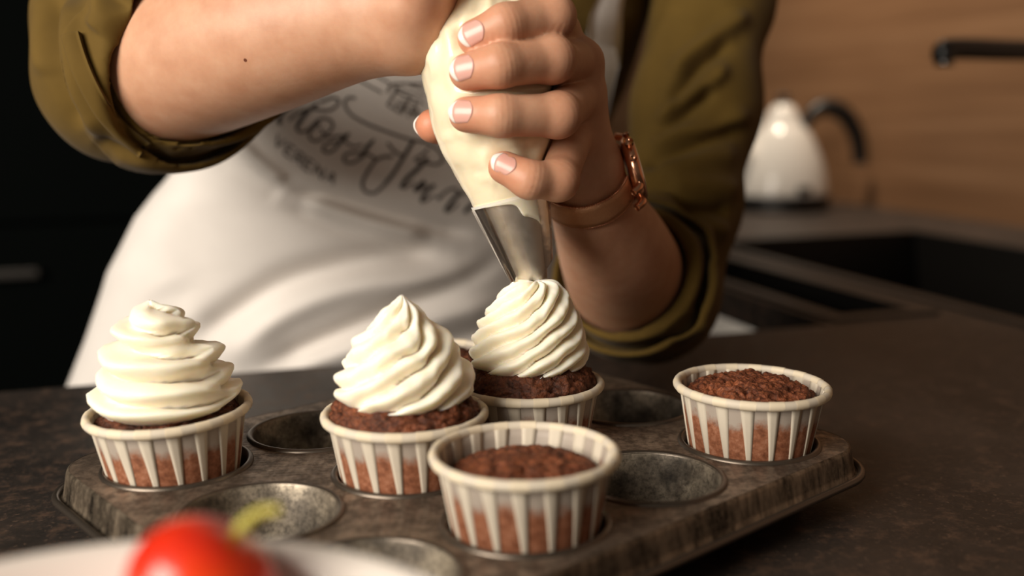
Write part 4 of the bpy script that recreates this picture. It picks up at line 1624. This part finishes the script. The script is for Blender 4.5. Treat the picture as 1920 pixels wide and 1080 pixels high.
def build_clothes():
    # ---------------- shirt body
    ys = np.linspace(-520, 1000, 90); ths = np.linspace(-PI, PI, 96, endpoint=False)
    V = np.array([[form_pt(y, t, -0.020) for t in ths] for y in ys]).reshape(-1, 3)
    px = to_px(V)[:, :2]
    front = np.tile(np.cos(ths) > 0, len(ys))
    SF = [([(1090, 60), (1180, 45), (1290, 0)], 0.006, 22), ([(1350, -20), (1270, 130), (1190, 300)], -0.014, 26), ([(1180, 60), (1180, 200), (1160, 330)], 0.004, 30)]
    V = V - FWD * (fold_field(px, SF) * front)[:, None]
    Fs = [tuple(reversed(f)) for f in grid_faces(len(ys), len(ths), cv=True)]
    torso_v, torso_f = V, np.array(Fs)

    # ---------------- sleeves
    nR = nrm(-FWD * 0.66 + RIGHT * 0.73 - UP * 0.42); oR = P(338, 132, 0.580) + RIGHT * 0.027
    SR = [(540, -340, 0.83, 62), (370, -400, 0.80, 58), (250, -120, 0.715, 50), (222, 40, 0.655, 46.5), (232, 145, 0.636, 49.0)]
    SR2 = [(232, 145, 0.636, 49.0), (300, 128, 0.612, 51.0), (420, 96, 0.585, 51.5)]

    def sleeve_r(p, grow=0.0):
        q, r = PR(SR); d = chain(p, q, r, 0.02)
        q, r = PR(SR2); d2 = chain(p, q, r, 0.012)
        d = smin(d, d2, 0.015) - grow
        return d

    def arm_r(p):
        q, r = LIMB(FOREARM_R); return chain(p, q, r, 0.003)

    def shell_r(p):
        d = sleeve_r(p)
        pl = (p - np.float32(oR)) @ np.float32(nR)
        d = smax(d, pl, 0.003)
        return smax(d, -np.maximum(arm_r(p) - 0.0025, -(pl + 0.020)), 0.001)

    def cuff_r(p):
        d0 = sleeve_r(p)
        pl = (p - np.float32(oR)) @ np.float32(nR)
        flare = 0.0075 + 0.10 * np.clip(pl + 0.040, 0, 0.03)
        d = smax(d0 - flare, np.maximum(pl + 0.017, -pl - 0.048), 0.004)
        d = smax(d, np.sqrt(((p - np.float32(P(318, 128, 0.60))) ** 2).sum(1)) - 0.082, 0.004)
        return smax(d, -(d0 - np.where(pl > -0.036, flare - 0.0045, -0.003)), 0.001)

    lo = np.minimum(P(0, 400, 0.62), P(0, -420, 0.86)); hi = P(560, -420, 0.80)
    ptsR = np.array([P(x, y, d) for x, y, d, r in SR + SR2])
    bR = (ptsR.min(0) - 0.07, ptsR.max(0) + 0.07)
    fdir = nrm(P(1126, 405, 0.590) - P(1195, 552, 0.750))
    nL = nrm(fdir * 0.9 + RIGHT * -0.15 + UP * 0.05); oL = P(1176, 515, 0.672)
    SL = [(1385, -270, 0.85, 56), (1335, 0, 0.835, 45.5), (1302, 200, 0.805, 46.0), (1268, 400, 0.778, 44), (1222, 552, 0.752, 47)]
    SL2 = [(1222, 552, 0.752, 47), (1200, 535, 0.715, 48), (1168, 498, 0.655, 47)]

    def sleeve_l(p, grow=0.0):
        q, r = PR(SL); d = chain(p, q, r, 0.02)
        q, r = PR(SL2); d2 = chain(p, q, r, 0.012)
        return smin(d, d2, 0.015) - grow

    def arm_l(p):
        q, r = LIMB(FOREARM_L); return chain(p, q, r, 0.003)

    def shell_l(p):
        d = sleeve_l(p)
        pl = (p - np.float32(oL)) @ np.float32(nL)
        d = smax(d, pl, 0.003)
        return smax(d, -np.maximum(arm_l(p) - 0.0025, -(pl + 0.020)), 0.001)

    def cuff_l(p):
        d0 = sleeve_l(p)
        pl = (p - np.float32(oL)) @ np.float32(nL)
        flare = 0.0070 + 0.10 * np.clip(pl + 0.034, 0, 0.03)
        d = smax(d0 - flare, np.maximum(pl + 0.012, -pl - 0.042), 0.004)
        d = np.maximum(d, np.sqrt(((p - np.float32(oL)) ** 2).sum(1)) - 0.085)
        return smax(d, -(d0 - np.where(pl > -0.030, flare - 0.0045, -0.003)), 0.001)
    ptsL = np.array([P(x, y, d) for x, y, d, r in SL + SL2])
    bL = (ptsL.min(0) - 0.07, ptsL.max(0) + 0.07)

    FR_ = [([(78, -20), (72, 60), (86, 150)], 0.003, 18), ([(112, -20), (104, 70), (116, 160), (160, 250)], -0.0055, 15), ([(142, -20), (134, 70), (150, 180), (200, 270)], 0.0050, 19),
           ([(185, -20), (192, 30), (172, 60)], 0.0040, 20), ([(222, -20), (228, 40), (218, 100)], -0.0040, 18), ([(200, 300), (270, 306), (360, 300)], 0.003, 16), ([(170, 262), (240, 292), (330, 296)], -0.0040, 12),
           ([(260, 35), (310, 30), (370, 5)], 0.005, 18), ([(250, 66), (300, 64), (345, 34)], -0.0045, 14), ([(300, 288), (380, 290), (450, 250)], 0.003, 16)]
    FL_ = [([(1405, 20), (1340, 70), (1290, 110), (1255, 150)], 0.008, 17), ([(1380, 80), (1320, 110), (1280, 160), (1250, 200)], -0.010, 15), ([(1360, 110), (1340, 150), (1270, 190), (1230, 240)], 0.007, 14),
           ([(1345, 160), (1290, 210), (1220, 260)], -0.008, 14), ([(1405, 200), (1350, 245), (1270, 250), (1210, 270)], 0.008, 20), ([(1400, 235), (1320, 265), (1240, 290), (1190, 315)], -0.010, 15),
           ([(1390, 290), (1310, 300), (1230, 330)], 0.006, 24), ([(1390, 360), (1330, 350), (1250, 350)], 0.006, 20), ([(1375, 395), (1320, 395), (1265, 400)], -0.008, 14),
           ([(1370, 440), (1330, 430), (1290, 470)], 0.006, 18), ([(1340, 480), (1320, 540), (1300, 590)], -0.007, 14), ([(1300, 460), (1300, 530), (1270, 590)], 0.006, 14),
           ([(1275, 480), (1290, 530), (1265, 580), (1220, 605)], -0.005, 9), ([(1330, 600), (1260, 620), (1180, 625)], 0.005, 14), ([(1290, 640), (1200, 640), (1120, 615)], -0.005, 12)]

    def cloth(fn, b, h, folds, base, pl0, it=2, seed=0.0, amp=0.0022):
        Vv, Ff = sdf_mesh(fn, b[0], b[1], h)
        Vv = relax(Vv, Ff, it)
        e = 0.003; P0 = Vv.astype(np.float32); d0 = base(P0)
        N = np.stack([base(P0 + np.float32(np.eye(3)[k] * e)) - d0 for k in range(3)], 1); N /= np.linalg.norm(N, axis=1)[:, None] + 1e-9
        q = to_px(Vv)[:, :2]
        fac = np.clip(-(N @ FWD) * 1.6, 0, 1)
        fade = np.clip(-((Vv - pl0[0]) @ pl0[1] - 0.000) / 0.022, 0, 1)
        hh = np.clip(fold_field(q, folds), -0.009, 0.009) * fac
        nz = np.array([fbm(p * np.array([16, 16, 12]), 2, seed) for p in Vv])
        return Vv + N * ((hh + nz * amp) * fade)[:, None], Ff

    FR_ = [(f[0], f[1] * 1.4, *f[2:]) for f in FR_]
    vr, fr = cloth(shell_r, bR, 0.0020, FR_, sleeve_r, (oR, nR), seed=1)
    vl, fl = cloth(shell_l, bL, 0.0025, FL_, sleeve_l, (oL, nL), seed=2, amp=0.0042)
    VV = np.concatenate([torso_v, vr, vl]); FF = np.concatenate([torso_f, fr + len(torso_v), fl + len(torso_v) + len(vr)])
    shirt = mesh_obj('shirt', VV - PRO, FF, M_olive, PERSON)
    shirt['label'] = 'olive brushed cotton shirt with rolled sleeves'
    vc, fc = cloth(cuff_r, bR, 0.0016, FR_, sleeve_r, (oR, nR), it=4, seed=1)
    mesh_obj('rolled_cuff', vc - PRO, fc, M_olive, shirt)
    vd, fd = cloth(cuff_l, bL, 0.0020, FL_, sleeve_l, (oL, nL), it=4, seed=2, amp=0.0042)
    mesh_obj('rolled_cuff', vd - PRO, fd, M_olive, shirt)
    # roll-up tab lying across the near cuff
    bv = BVHTree.FromPolygons(np.concatenate([vr, vc]).tolist(), np.concatenate([fr, fc + len(vr)]).tolist())
    cl = catmull([(136, 66), (150, 114), (180, 182), (222, 240), (276, 284)], 8)
    tn = np.gradient(cl, axis=0); tn /= np.linalg.norm(tn, axis=1)[:, None]
    nn = np.stack([-tn[:, 1], tn[:, 0]], 1)
    V = []; nw = 7
    for lay in (0.0038, 0.0004):
        for i in range(len(cl)):
            for k in range(nw):
                w = -17 + 34 * k / (nw - 1)
                c = cl[i] + nn[i] * w
                hp, hn = ray_to(bv, *c)
                if hp is None:
                    hp = V[-1] + PRO if V else P(*c, 0.6); off = 0
                V.append(hp - FWD * lay * (1 - 0.35 * (abs(w) / 17) ** 2) - PRO)
    V = np.array(V); m = len(cl); n1 = m * nw
    G = V[:n1].reshape(m, nw, 3)
    G0 = G.copy()
    for _ in range(16):
        G[1:-1] = 0.25 * G[:-2] + 0.5 * G[1:-1] + 0.25 * G[2:]
    dz = np.clip(((G - G0) @ FWD) + 0.002, 0, None)
    G -= FWD * dz[:, :, None]
    V[:n1] = G.reshape(-1, 3)
    F = grid_faces(m, nw) + [tuple(n1 + q for q in reversed(f)) for f in grid_faces(m, nw)]
    for i in range(m - 1):
        for k in (0, nw - 1):
            a, b = i * nw + k, (i + 1) * nw + k
            F.append((a, b, n1 + b, n1 + a))
    for i in (0, m - 1):
        for k in range(nw - 1):
            a, b = i * nw + k, i * nw + k + 1
            F.append((a, b, n1 + b, n1 + a))
    mesh_obj('sleeve_tab', V, F, M_olive, shirt)

    # ---------------- apron
    nY, nT = 230, 240
    ys = np.linspace(58, 1000, nY)
    edge_r = lambda y: np.interp(y, [50, 92, 220, 400, 520, 640, 800, 1000], [1150, 1160, 1131, 1092, 1066, 1064, 1070, 1078])
    V = np.zeros((nY, nT, 3))
    for i, y in enumerate(ys):
        # left limit: wraps round the hip below the bib; straight bib edge above
        t0 = np.interp(y, [58, 200, 300, 340, 1000], [-0.95, -1.20, -1.62, -1.95, -2.0])
        # right limit from the edge line
        ts = np.linspace(0, 1.5, 40); xx = to_px(np.array([form_pt(y, t, 0.004) for t in ts]))[:, 0]
        t1 = np.interp(edge_r(y), xx, ts)
        for k, t in enumerate(np.linspace(t0, t1, nT)):
            V[i, k] = form_pt(y, t, 0.004)
    V = V.reshape(-1, 3)
    q = to_px(V)[:, :2]
    AF = [([(430, 245), (480, 300), (540, 348)], 0.010, 11), ([(400, 290), (470, 330), (530, 368)], -0.004, 22), ([(525, 352), (620, 372), (720, 402), (815, 425), (900, 440)], -0.010, 15), ([(560, 372), (660, 405), (760, 435), (815, 440)], 0.009, 18),
          ([(520, 372), (640, 425), (740, 460), (830, 470)], -0.006, 18),
          ([(340, 660), (430, 590), (539, 524), (703, 482), (860, 478)], -0.011, 26), ([(420, 680), (540, 590), (680, 540), (830, 525), (960, 500)], 0.010, 26), ([(470, 700), (600, 640), (740, 580), (880, 520), (960, 470)], -0.010, 20),
          ([(520, 700), (680, 650), (820, 600), (960, 560)], 0.008, 22), ([(700, 690), (820, 650), (960, 610)], -0.007, 20), ([(200, 480), (260, 560), (250, 680)], 0.003, 40), ([(330, 340), (300, 460), (330, 560)], 0.004, 50),
          ([(560, 700), (420, 640), (330, 560)], 0.003, 30)]
    h = fold_field(q, AF)
    h += np.array([0.0016 * fbm(p * 9, 2, 7.0) for p in V])
    V = V - FWD * h[:, None]
    Fa = [tuple(reversed(f)) for f in grid_faces(nY, nT)]
    # thickness
    back = V + FWD * 0.0012
    n1 = len(V)
    Fb = [tuple(n1 + a for a in reversed(f)) for f in Fa]
    rim = [k for k in range(nT)] + [i * nT + nT - 1 for i in range(1, nY)] + [(nY - 1) * nT + k for k in range(nT - 2, -1, -1)] + [i * nT for i in range(nY - 2, 0, -1)]
    Fc = [(rim[k], rim[(k + 1) % len(rim)], n1 + rim[(k + 1) % len(rim)], n1 + rim[k]) for k in range(len(rim))]
    apron = mesh_obj('apron', np.concatenate([V, back]) - PRO, Fa + Fb + Fc, M_apron, PERSON)
    apron['label'] = 'white cotton bib apron with black script lettering'
    bva = BVHTree.FromPolygons(V.tolist(), [tuple(f) for f in Fa])
    bvs = BVHTree.FromPolygons(torso_v.tolist(), torso_f.tolist())

    # strap from the bib corner up over the shoulder, with the hem of the bib
    sl = [(1100, 1156, 140), (1098, 1158, 105), (1098, 1160, 72), (1104, 1160, 40), (1118, 1165, 10), (1126, 1170, -20), (1134, 1178, -70), (1142, 1186, -130), (1136, 1180, -220), (1100, 1146, -330), (1060, 1106, -430)]
    V = []
    for lay in (0.026, 0.0225):
        for x0, x1, y in sl:
            for k in range(5):
                x = x0 + (x1 - x0) * k / 4
                hp, hn = ray_to(bvs, x, y)
                V.append((hp if hp is not None else P(x, y, 0.74)) - FWD * lay - PRO)
    n1 = len(sl) * 5
    F = grid_faces(len(sl), 5) + [tuple(n1 + q for q in reversed(f)) for f in grid_faces(len(sl), 5)]
    for i in range(len(sl) - 1):
        for k in (0, 4):
            a, b = i * 5 + k, (i + 1) * 5 + k
            F.append((a, b, n1 + b, n1 + a))
    mesh_obj('neck_strap', V, F, M_apron, apron)

    # ---------------- printed lettering: ribbons of ink lying on the cloth
    def stroke(name, pts, w0, mat, n=10, wf=None):
        c = catmull(pts, n) if len(pts) > 2 else np.array([np.array(pts[0]) * (1 - t) + np.array(pts[1]) * t for t in np.linspace(0, 1, 8)])
        t = np.gradient(c, axis=0); t /= np.linalg.norm(t, axis=1)[:, None] + 1e-9
        nn = np.stack([-t[:, 1], t[:, 0]], 1)
        Vv = []
        for i in range(len(c)):
            w = 0.85 * w0 if wf is None else 0.85 * w0 * np.interp(i / (len(c) - 1), np.linspace(0, 1, len(wf)), wf)
            for sg in (-0.5, 0, 0.5):
                hp, hn = ray_to(bva, *(c[i] + nn[i] * w * sg))
                if hp is None:
                    hp, hn = ray_to(bva, *c[i])
                if hp is None:
                    return None
                Vv.append(hp - FWD * 0.0006)
        return Vv, grid_faces(len(c), 3)

    def prnt(name, strokes, mat, label=None):
        acc = [s for s in (stroke(name, *s_[:2], None, **(s_[2] if len(s_) > 2 else {})) for s_ in strokes) if s]
        if not acc:
            return
        V_, F_ = join(*acc)
        o = mesh_obj(name, [tuple(np.array(v) - PRO) for v in V_], [tuple(reversed(f)) for f in F_], mat, apron)
        if label:
            o['label'] = label
    TH_ = dict(wf=[0.6, 1.0, 1.0, 0.6])
    prnt('lettering', [([(546, 198), (530, 212), (523, 228), (528, 232)], 8), ([(596, 194), (575, 212), (560, 232), (556, 244)], 9, TH_), ([(655, 250), (642, 262), (630, 276)], 9, TH_), ([(702, 262), (690, 275), (680, 292), (672, 300)], 9, TH_),
                       ([(776, 262), (757, 294), (740, 322), (722, 345)], 7.5), ([(802, 296), (782, 318), (762, 336), (752, 352)], 9), ([(797, 340), (784, 350), (777, 358)], 9), ([(815, 347), (800, 358), (790, 376)], 9),
                       ([(865, 360), (850, 374), (838, 390), (834, 396)], 9), ([(825, 368), (821, 374)], 9), ([(888, 382), (876, 392), (872, 400)], 9), ([(586, 242), (594, 232), (600, 234)], 8)], M_print, 'black brush-script letters')
    prnt('thin_strokes', [
        ([(542, 226), (560, 212), (585, 205), (612, 208), (630, 200), (635, 188), (622, 184), (600, 192)], 6),                                   # l
        ([(556, 244), (566, 248), (580, 242), (594, 228), (605, 222), (620, 226), (624, 238), (612, 252), (596, 264), (584, 262), (580, 250), (590, 236)], 6),   # o
        ([(600, 240), (612, 256), (632, 256), (645, 254)], 5),
        ([(632, 276), (618, 286), (606, 282), (612, 270), (630, 266)], 6), ([(644, 262), (660, 274), (680, 272)], 5),
        ([(674, 298), (660, 306), (646, 302), (648, 290), (666, 286), (690, 290), (704, 298)], 6),
        ([(736, 294), (722, 294), (706, 300), (692, 318), (680, 342), (684, 358), (702, 362), (722, 346)], 7),                                   # S bowl
        ([(667, 184), (652, 184), (647, 198), (660, 216), (688, 232), (728, 248), (770, 262), (800, 268), (822, 282), (830, 298), (820, 308), (800, 306), (780, 302)], 6),  # flourish
        ([(727, 268), (740, 284), (758, 294)], 6), ([(776, 300), (792, 290), (804, 278)], 5),
        ([(752, 352), (760, 352), (776, 340)], 5), ([(777, 358), (784, 358), (800, 346)], 5), ([(788, 378), (796, 378), (814, 366)], 5),
        ([(862, 362), (852, 354), (838, 358), (826, 368)], 6), ([(834, 396), (842, 396), (858, 382)], 5), ([(866, 366), (874, 360), (886, 362)], 5)], M_print2)

    def tri(P0, u, v, segs):
        P0 = np.array(P0, float); u = np.array(u, float); v = np.array(v, float)
        return [([tuple(P0 + u * a + v * b) for a, b in s], 4.2) for s in segs]
    E_ = [[(0, 0), (0, 1)], [(0, 0), (0.75, 0)], [(0, 0.5), (0.65, 0.5)], [(0, 1), (0.75, 1)]]
    R_ = [[(0, 0), (0, 1)], [(0, 0), (0.7, 0)], [(0.7, 0), (0.7, 0.5)], [(0.7, 0.5), (0, 0.5)], [(0.2, 0.5), (0.8, 1)]]
    N_ = [[(0, 1), (0, 0)], [(0, 0), (0.8, 1)], [(0.8, 1), (0.8, 0)]]
    V_ = [[(0, 0), (0.42, 1)], [(0.42, 1), (0.85, 0)]]
    A_ = [[(0, 1), (0.42, 0)], [(0.42, 0), (0.85, 1)], [(0.2, 0.62), (0.65, 0.62)]]
    st = []
    for (x, y), ux, g in (((521, 252), (17, 12), V_), ((541, 269), (17, 13), E_), ((559, 283), (17, 12), R_), ((577, 296), (17, 11), E_), ((596, 308), (18, 11), N_), ((618, 320), (18, 9), A_)):
        st += tri((x, y), ux, (-9, 19), g)
    prnt('caps_lettering', st, M_print2, 'small grey capital letters')
    # line drawing of a house front
    prnt('house_drawing', [([(664, 146), (716, 174)], 5), ([(698, 138), (730, 156)], 5), ([(726, 174), (738, 158), (796, 158)], 5), ([(740, 163), (796, 182)], 4), ([(768, 160), (797, 170)], 4), ([(744, 166), (742, 172)], 8),
                           ([(742, 172), (726, 198)], 5), ([(770, 182), (752, 214)], 5), ([(728, 198), (750, 212)], 4), ([(744, 172), (772, 184)], 5), ([(752, 176), (764, 182)], 4), ([(748, 186), (760, 190)], 4), ([(742, 194), (754, 200)], 4),
                           ([(745, 190), (740, 204)], 3.5), ([(758, 194), (750, 208)], 3.5), ([(772, 184), (796, 196)], 4), ([(780, 190), (764, 220)], 4), ([(762, 206), (786, 218)], 4), ([(784, 204), (774, 220)], 4), ([(770, 204), (780, 202), (784, 210)], 4)], M_print2, 'small line drawing of a house front')


build_clothes()
# ------------------------------------------------------------------ wristwatch
def build_watch():
    c0 = P(1099, 343, 0.5675)
    ax = nrm(P(1128, 410, 0.593) - P(1106, 328, 0.5635))
    e1 = nrm(RIGHT + FWD * 0.10 + UP * 0.12); e1 = nrm(e1 - ax * (e1 @ ax)); e2 = np.cross(ax, e1)     # e1 = towards the dial
    root = empty('wristwatch', c0, 'rose gold wristwatch with mesh band on the wrist', 'watch')
    gold = Mat('rose gold').set(color=(0.78, 0.40, 0.24), metal=1.0, rough=0.22).m
    mesh = Mat('rose gold mesh')
    w = mesh.tex('Voronoi', 1500); w2 = mesh.tex('Noise', 900)
    mesh.set(color=(0.72, 0.40, 0.22), metal=0.75, rough=0.5)
    mesh.bump(w.outputs[0], 0.5, 0.0004)
    dark = simple('dark dial', (0.02, 0.012, 0.009), 0.25)
    glass = Mat('watch glass').set(color=(1, 1, 1), rough=0.02, trans=1.0, ior=1.5).m

    def rad_at(ph, s):
        d = math.cos(ph) * e1 + math.sin(ph) * e2
        best = 0
        h = BVH_L.ray_cast(Vector(c0 + ax * s + d * 0.06), Vector(-d), 0.06)
        return 0.06 - h[3] if h[0] is not None else 0.022
    n = 96
    phs = np.linspace(0, 2 * PI, n, endpoint=False)
    HW = 0.0075

    def ring_r(s):
        r = np.array([rad_at(p, s) for p in phs])
        r = np.minimum(r, 0.034)
        for _ in range(14):
            r = 0.25 * np.roll(r, 1) + 0.5 * r + 0.25 * np.roll(r, -1)
        return r
    R_n, R_m, R_f = ring_r(-HW), ring_r(0), ring_r(HW)
    off = 0.0014
    # band: from one lug round the wrist to the other lug
    gap = 0.42
    sel = [k for k in range(n) if gap < phs[k] < 2 * PI - gap]
    prof = [(-HW, 0.0), (-HW, 0.0014), (-HW * 0.5, 0.0017), (0, 0.0018), (HW * 0.5, 0.0017), (HW, 0.0014), (HW, 0.0), (0, -0.0002)]
    V = []
    for k in sel:
        d = math.cos(phs[k]) * e1 + math.sin(phs[k]) * e2
        for s, t in prof:
            u = (s + HW) / (2 * HW)
            r = (R_n[k] * (1 - u) + R_f[k] * u) + off + t
            V.append(c0 + ax * s + d * r)
    m = len(sel); q = len(prof)
    F = grid_faces(m, q, cv=True) + [tuple(range(q)), tuple((m - 1) * q + k for k in reversed(range(q)))]
    mesh_obj('mesh_band', np.array(V) - c0, F, mesh.m, root)
    # rounded wire links along both band edges
    Vb = []; Fb = []
    for edge, RR in ((-HW, R_n), (HW, R_f)):
        pts = []
        for k in sel:
            d = math.cos(phs[k]) * e1 + math.sin(phs[k]) * e2
            pts.append(c0 + ax * edge + d * (RR[k] + off + 0.0011))
        pts = np.array(pts)
        seg = np.concatenate([[0], np.cumsum(np.linalg.norm(np.diff(pts, axis=0), axis=1))])
        for t in np.arange(0, seg[-1], 0.00125):
            p = np.array([np.interp(t, seg, pts[:, a]) for a in range(3)])
            b = len(Vb)
            for a in (1, -1):
                pass
            dirs = [(1, 0, 0), (-1, 0, 0), (0, 1, 0), (0, -1, 0), (0, 0, 1), (0, 0, -1)]
            Vb += [p + np.array(v) * 0.00082 for v in dirs]
            Fb += [tuple(b + i for i in f) for f in ((0, 2, 4), (2, 1, 4), (1, 3, 4), (3, 0, 4), (2, 0, 5), (1, 2, 5), (3, 1, 5), (0, 3, 5))]
    o = mesh_obj('edge_links', np.array(Vb) - c0, Fb, gold, root)
    o['kind'] = 'stuff'
    # clasp under the wrist
    # case
    Rc = 0.0185
    surf = float(np.mean([R_m[0], R_m[1], R_m[-1]]))
    cc_ = c0 + e1 * (surf + 0.0012)
    fr_x, fr_y = ax, e2

    def disc(prof, nseg=64):
        V = []; 
        for i in range(nseg):
            a = 2 * PI * i / nseg
            for r, z in prof:
                V.append(cc_ + fr_x * r * math.cos(a) + fr_y * r * math.sin(a) + e1 * z - c0)
        return V, [tuple(f) for f in grid_faces(nseg, len(prof), cu=True)]
    mesh_obj('case', *disc([(0.0, 0.0), (Rc - 0.003, 0.0), (Rc - 0.0008, 0.0010), (Rc, 0.0025), (Rc, 0.0048), (Rc - 0.0006, 0.0060), (Rc - 0.002, 0.0066), (Rc - 0.0024, 0.0060)]), gold, root)
    mesh_obj('dial', *disc([(0.0, 0.0056), (Rc - 0.0022, 0.0056)]), dark, root)
    mesh_obj('crystal', *disc([(Rc - 0.0022, 0.0058), (Rc - 0.0022, 0.0068), (Rc - 0.006, 0.0073), (0.0, 0.0075)]), glass, root)
    for k in range(2):
        hnd = [cc_ + e1 * 0.0060 - c0, cc_ + e1 * 0.0060 + (fr_x * (0.8 if k else -0.3) + fr_y * (0.5 if k else 0.9)) * (0.010 if k else 0.008) - c0]
        v, f = tube(np.array(hnd), 0.00035, 6)
        mesh_obj('hand', v, f, gold, root)
    # lugs, crown and pushers
    for sg in (-1, 1):
        for sx in (-1, 1):
            a = cc_ + e2 * sg * (Rc - 0.001) + ax * sx * 0.0062 + e1 * 0.0035
            b = cc_ + e2 * sg * (Rc + 0.0035) + ax * sx * 0.0062 - e1 * 0.0012
            pt = catmull([a, (a + b) / 2 + e1 * 0.0012, b], 5)
            v, f = tube(pt - c0, [0.0022] * len(pt), 10)
            mesh_obj('lug', v, f, gold, root)
    for dy, r, L in ((0.0, 0.0025, 0.0042), (0.0085, 0.0018, 0.0034), (-0.0085, 0.0018, 0.0034)):
        d = nrm(-ax * math.sqrt(max(0.0, Rc ** 2 - dy ** 2)) + e2 * dy)
        a = cc_ + d * (Rc - 0.0008) + e1 * 0.0038
        v, f = tube(np.array([a, a + d * L * 0.45, a + d * L * 0.5, a + d * L]) - c0, [r * 0.6, r * 0.6, r, r], 14)
        mesh_obj('crown' if dy == 0 else 'pusher', v, f, gold, root)


build_watch()
